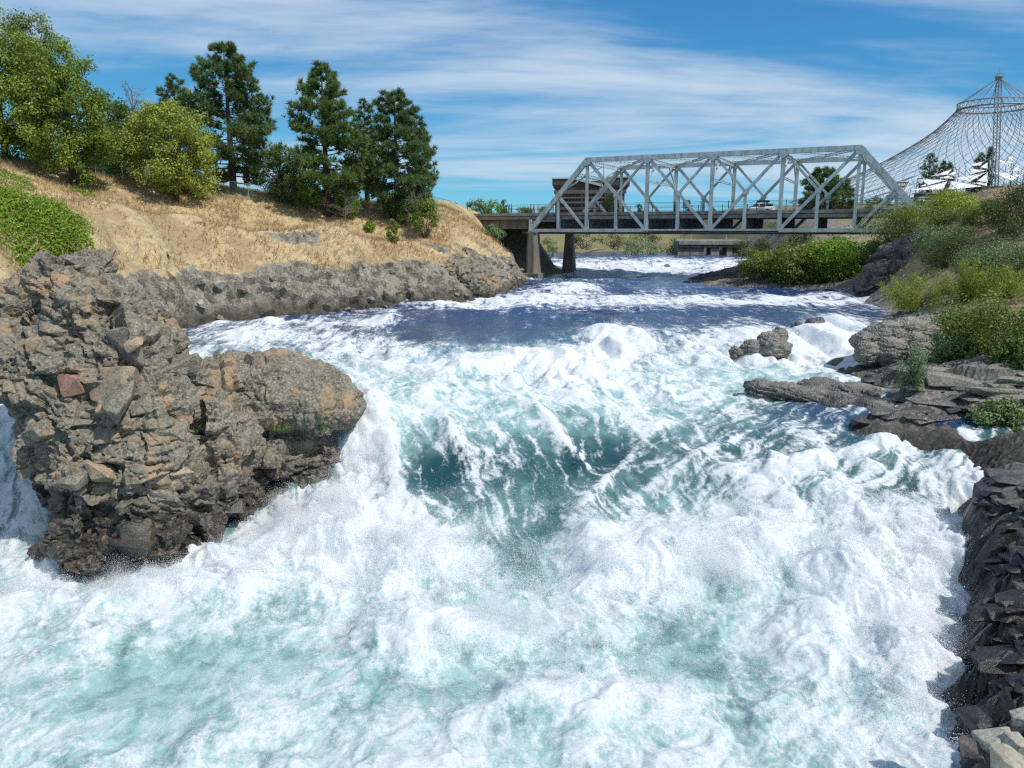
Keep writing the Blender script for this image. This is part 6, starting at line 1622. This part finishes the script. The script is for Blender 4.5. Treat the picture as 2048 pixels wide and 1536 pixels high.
for a in (0, 2.094, 4.189):
    off = np.array([math.cos(a), math.sin(a), 0]) * .95
    pts_ = [mb0 + off + (mt - mb0) * u + (off * -.35 if u > .93 else 0) for u in np.linspace(0, 1, 9)]
    m.tube(pts_, .14, 6); cs.append((mb0 + off, mt + off))
n_ = 44
for k in range(n_):
    for i in range(3):
        a0, a1 = cs[i]; b0_, b1_ = cs[(i + 1) % 3]; u0, u1 = k / n_, (k + 1) / n_
        m.bar(a0 + (a1 - a0) * u0, b0_ + (b1_ - b0_) * u1, .08, .08)
m.build('mast', M['tentsteel'], PVL)
m = MB(); m.tube([mt + [0, 0, -.6], mt + [0, 0, .5], mt + [0, 0, 1.0]], [.7, 1.2, .35], 10); m.tube([mt + [0, 0, 1.0], mt + [0, 0, 2.6]], .06, 5)
for a in np.linspace(0, 6.28, 7)[:-1]: m.tube([mt + [0, 0, 1.6], mt + [math.cos(a) * 1.2, math.sin(a) * 1.2, 1.2]], .05, 4)
m.build('mast_head', M['tentsteel'], PVL)
for k in range(16):
    a = 2 * math.pi * k / 16
    MB().tube([mt + [0, 0, .2], np.array([math.cos(a) * 66 * pm, math.sin(a) * 66 * pm, pz(205)])], .075, 4).build('stay', M['tentsteel'], PVL)
# trussed edge arch at the left foot of the net, and its anchor ring
ea = [atY(u, v, 214) - np.array([PV0[0], PV0[1], 6.0]) for u, v in ((1690, 402), (1725, 388), (1765, 374), (1800, 362), (1830, 352))]
eb = [p + [0, 0, -2.0] for p in ea]
m = MB(); m.tube(ea, .16, 5); m.tube(eb, .16, 5)
for k in range(4):
    for u in np.linspace(0, 1, 5)[:-1]:
        m.bar(ea[k] + (ea[k + 1] - ea[k]) * u, eb[k] + (eb[k + 1] - eb[k]) * (u + .2), .08, .08)
m.build('edge_arch', M['tentsteel'], PVL)
c = atY(1795, 372, 200) - np.array([PV0[0], PV0[1], 6.0])
m = MB(); m.tube([c + [math.cos(a) * 2.6, math.sin(a) * 2.0, .9] for a in np.linspace(0, 6.283, 22)], .16, 5); m.tube([c + [math.cos(a) * 2.2, math.sin(a) * 1.7, 0] for a in np.linspace(0, 6.283, 22)], .16, 5)
for a in np.linspace(0, 6.283, 23)[:-1]: m.bar(c + [math.cos(a) * 2.6, math.sin(a) * 2.0, .9], c + [math.cos(a + .14) * 2.2, math.sin(a + .14) * 1.7, 0], .07, .07)
m.build('anchor_ring', M['tentsteel'], PVL)
MB().bar(c + [2.6, 0, .9], c + [.3, -1.0, -4.2], .55, .4).build('anchor_leg', M['sail'], PVL)
MB().bar(c + [-1.4, 0, .2], c + [-2.0, -1.0, -4.2], .4, .4).build('anchor_leg', M['sail'], PVL)
# sails
def z8(u, v): return 1700 + u / 5.12, 120 + v / 5.12
SA = [((690, 1220), (1000, 1230), (800, 1280)), ((620, 1335), (1000, 1245), (960, 1325)), ((1000, 1330), (1030, 1240), (1360, 1295)), ((830, 1190), (1040, 1120), (1000, 1175)), ((1000, 1180), (1090, 1125), (1080, 1190)), ((910, 1210), (1000, 1185), (1070, 1215)),
      ((1120, 1105), (1400, 1130), (1230, 1170)), ((1190, 1085), (1380, 1035), (1330, 1080)), ((1330, 1100), (1410, 1045), (1410, 1115)), ((1060, 1215), (1400, 1150), (1220, 1250)), ((1300, 1240), (1410, 1150), (1410, 1255)), ((1490, 1020), (1680, 1050), (1600, 1075)),
      ((1610, 1000), (1670, 975), (1670, 1035)), ((1450, 1150), (1660, 1155), (1560, 1200)), ((1660, 1135), (1735, 1075), (1730, 1135)), ((1240, 1260), (1410, 1250), (1400, 1290)), ((720, 1290), (830, 1255), (800, 1290)), ((1500, 1180), (1780, 1170), (1650, 1240))]
rngs = np.random.default_rng(6)
for k, tri in enumerate(SA):
    vm = np.mean([t[1] for t in tri]); Yb = 212 + (1300 - vm) * .09
    A_ = [atY(*z8(*t), Yb + dy_) - np.array([PV0[0], PV0[1], 6.0]) for t, dy_ in zip(tri, [(1250 - t[1]) * .05 + q_ for t, q_ in zip(tri, [(np.mean([u[1] for u in tri]) - t[1]) * .12 for t in tri])])]
    n = 7; V = []; F_ = []; ids = {}
    cen = sum(A_) / 3
    for i in range(n + 1):
        for j in range(n + 1 - i):
            a, b, c_ = i / n, j / n, 1 - i / n - j / n
            p = A_[0] * a + A_[1] * b + A_[2] * c_
            edge = 27 * a * b * c_
            pull = .07 * 4 * max(a * b, b * c_, a * c_) * (1 - edge)
            p = p + (cen - p) * pull + np.array([0, 0, -.35 * edge])
            ids[i, j] = len(V); V.append(p)
    for i in range(n):
        for j in range(n - i):
            F_.append((ids[i, j], ids[i + 1, j], ids[i, j + 1]))
            if i + j < n - 1: F_.append((ids[i + 1, j], ids[i + 1, j + 1], ids[i, j + 1]))
    o = MB().add(V, F_).build('sail', M['sail'], PVL, smooth=True)
    sd = o.modifiers.new('cloth', 'SOLIDIFY'); sd.thickness = .06
    for q_ in (0, 1):
        MB().tube([A_[q_] + [0, 0, .2], A_[q_] * [1, 1, 0] + [0, .5, -1.0]], .09, 5).build('sail_post', M['tentsteel'], PVL)
def pbox(u0, v0, u1, v1, Y, dpt, name, mat):
    a = atY(u0, v0, Y) - np.array([PV0[0], PV0[1], 6.0]); b = atY(u1, v1, Y) - np.array([PV0[0], PV0[1], 6.0])
    return MB().box((a[0], a[1], b[2]), (b[0], a[1] + dpt, a[2])).build(name, mat, PVL)
pbox(1840, 387.5, 1878, 393, 206, 3, 'wall_panel', M['navy']); pbox(1884, 385, 1962, 392, 205.5, 3, 'wall_panel', M['navy'])
pbox(1838, 385, 1880, 387.3, 205.6, 3.6, 'fascia', M['coping']); pbox(1838, 393.2, 1965, 396, 205, 5, 'terrace', M['coping'])
pbox(1966, 372, 2060, 396, 210, 8, 'seating_wall', M['slate'])
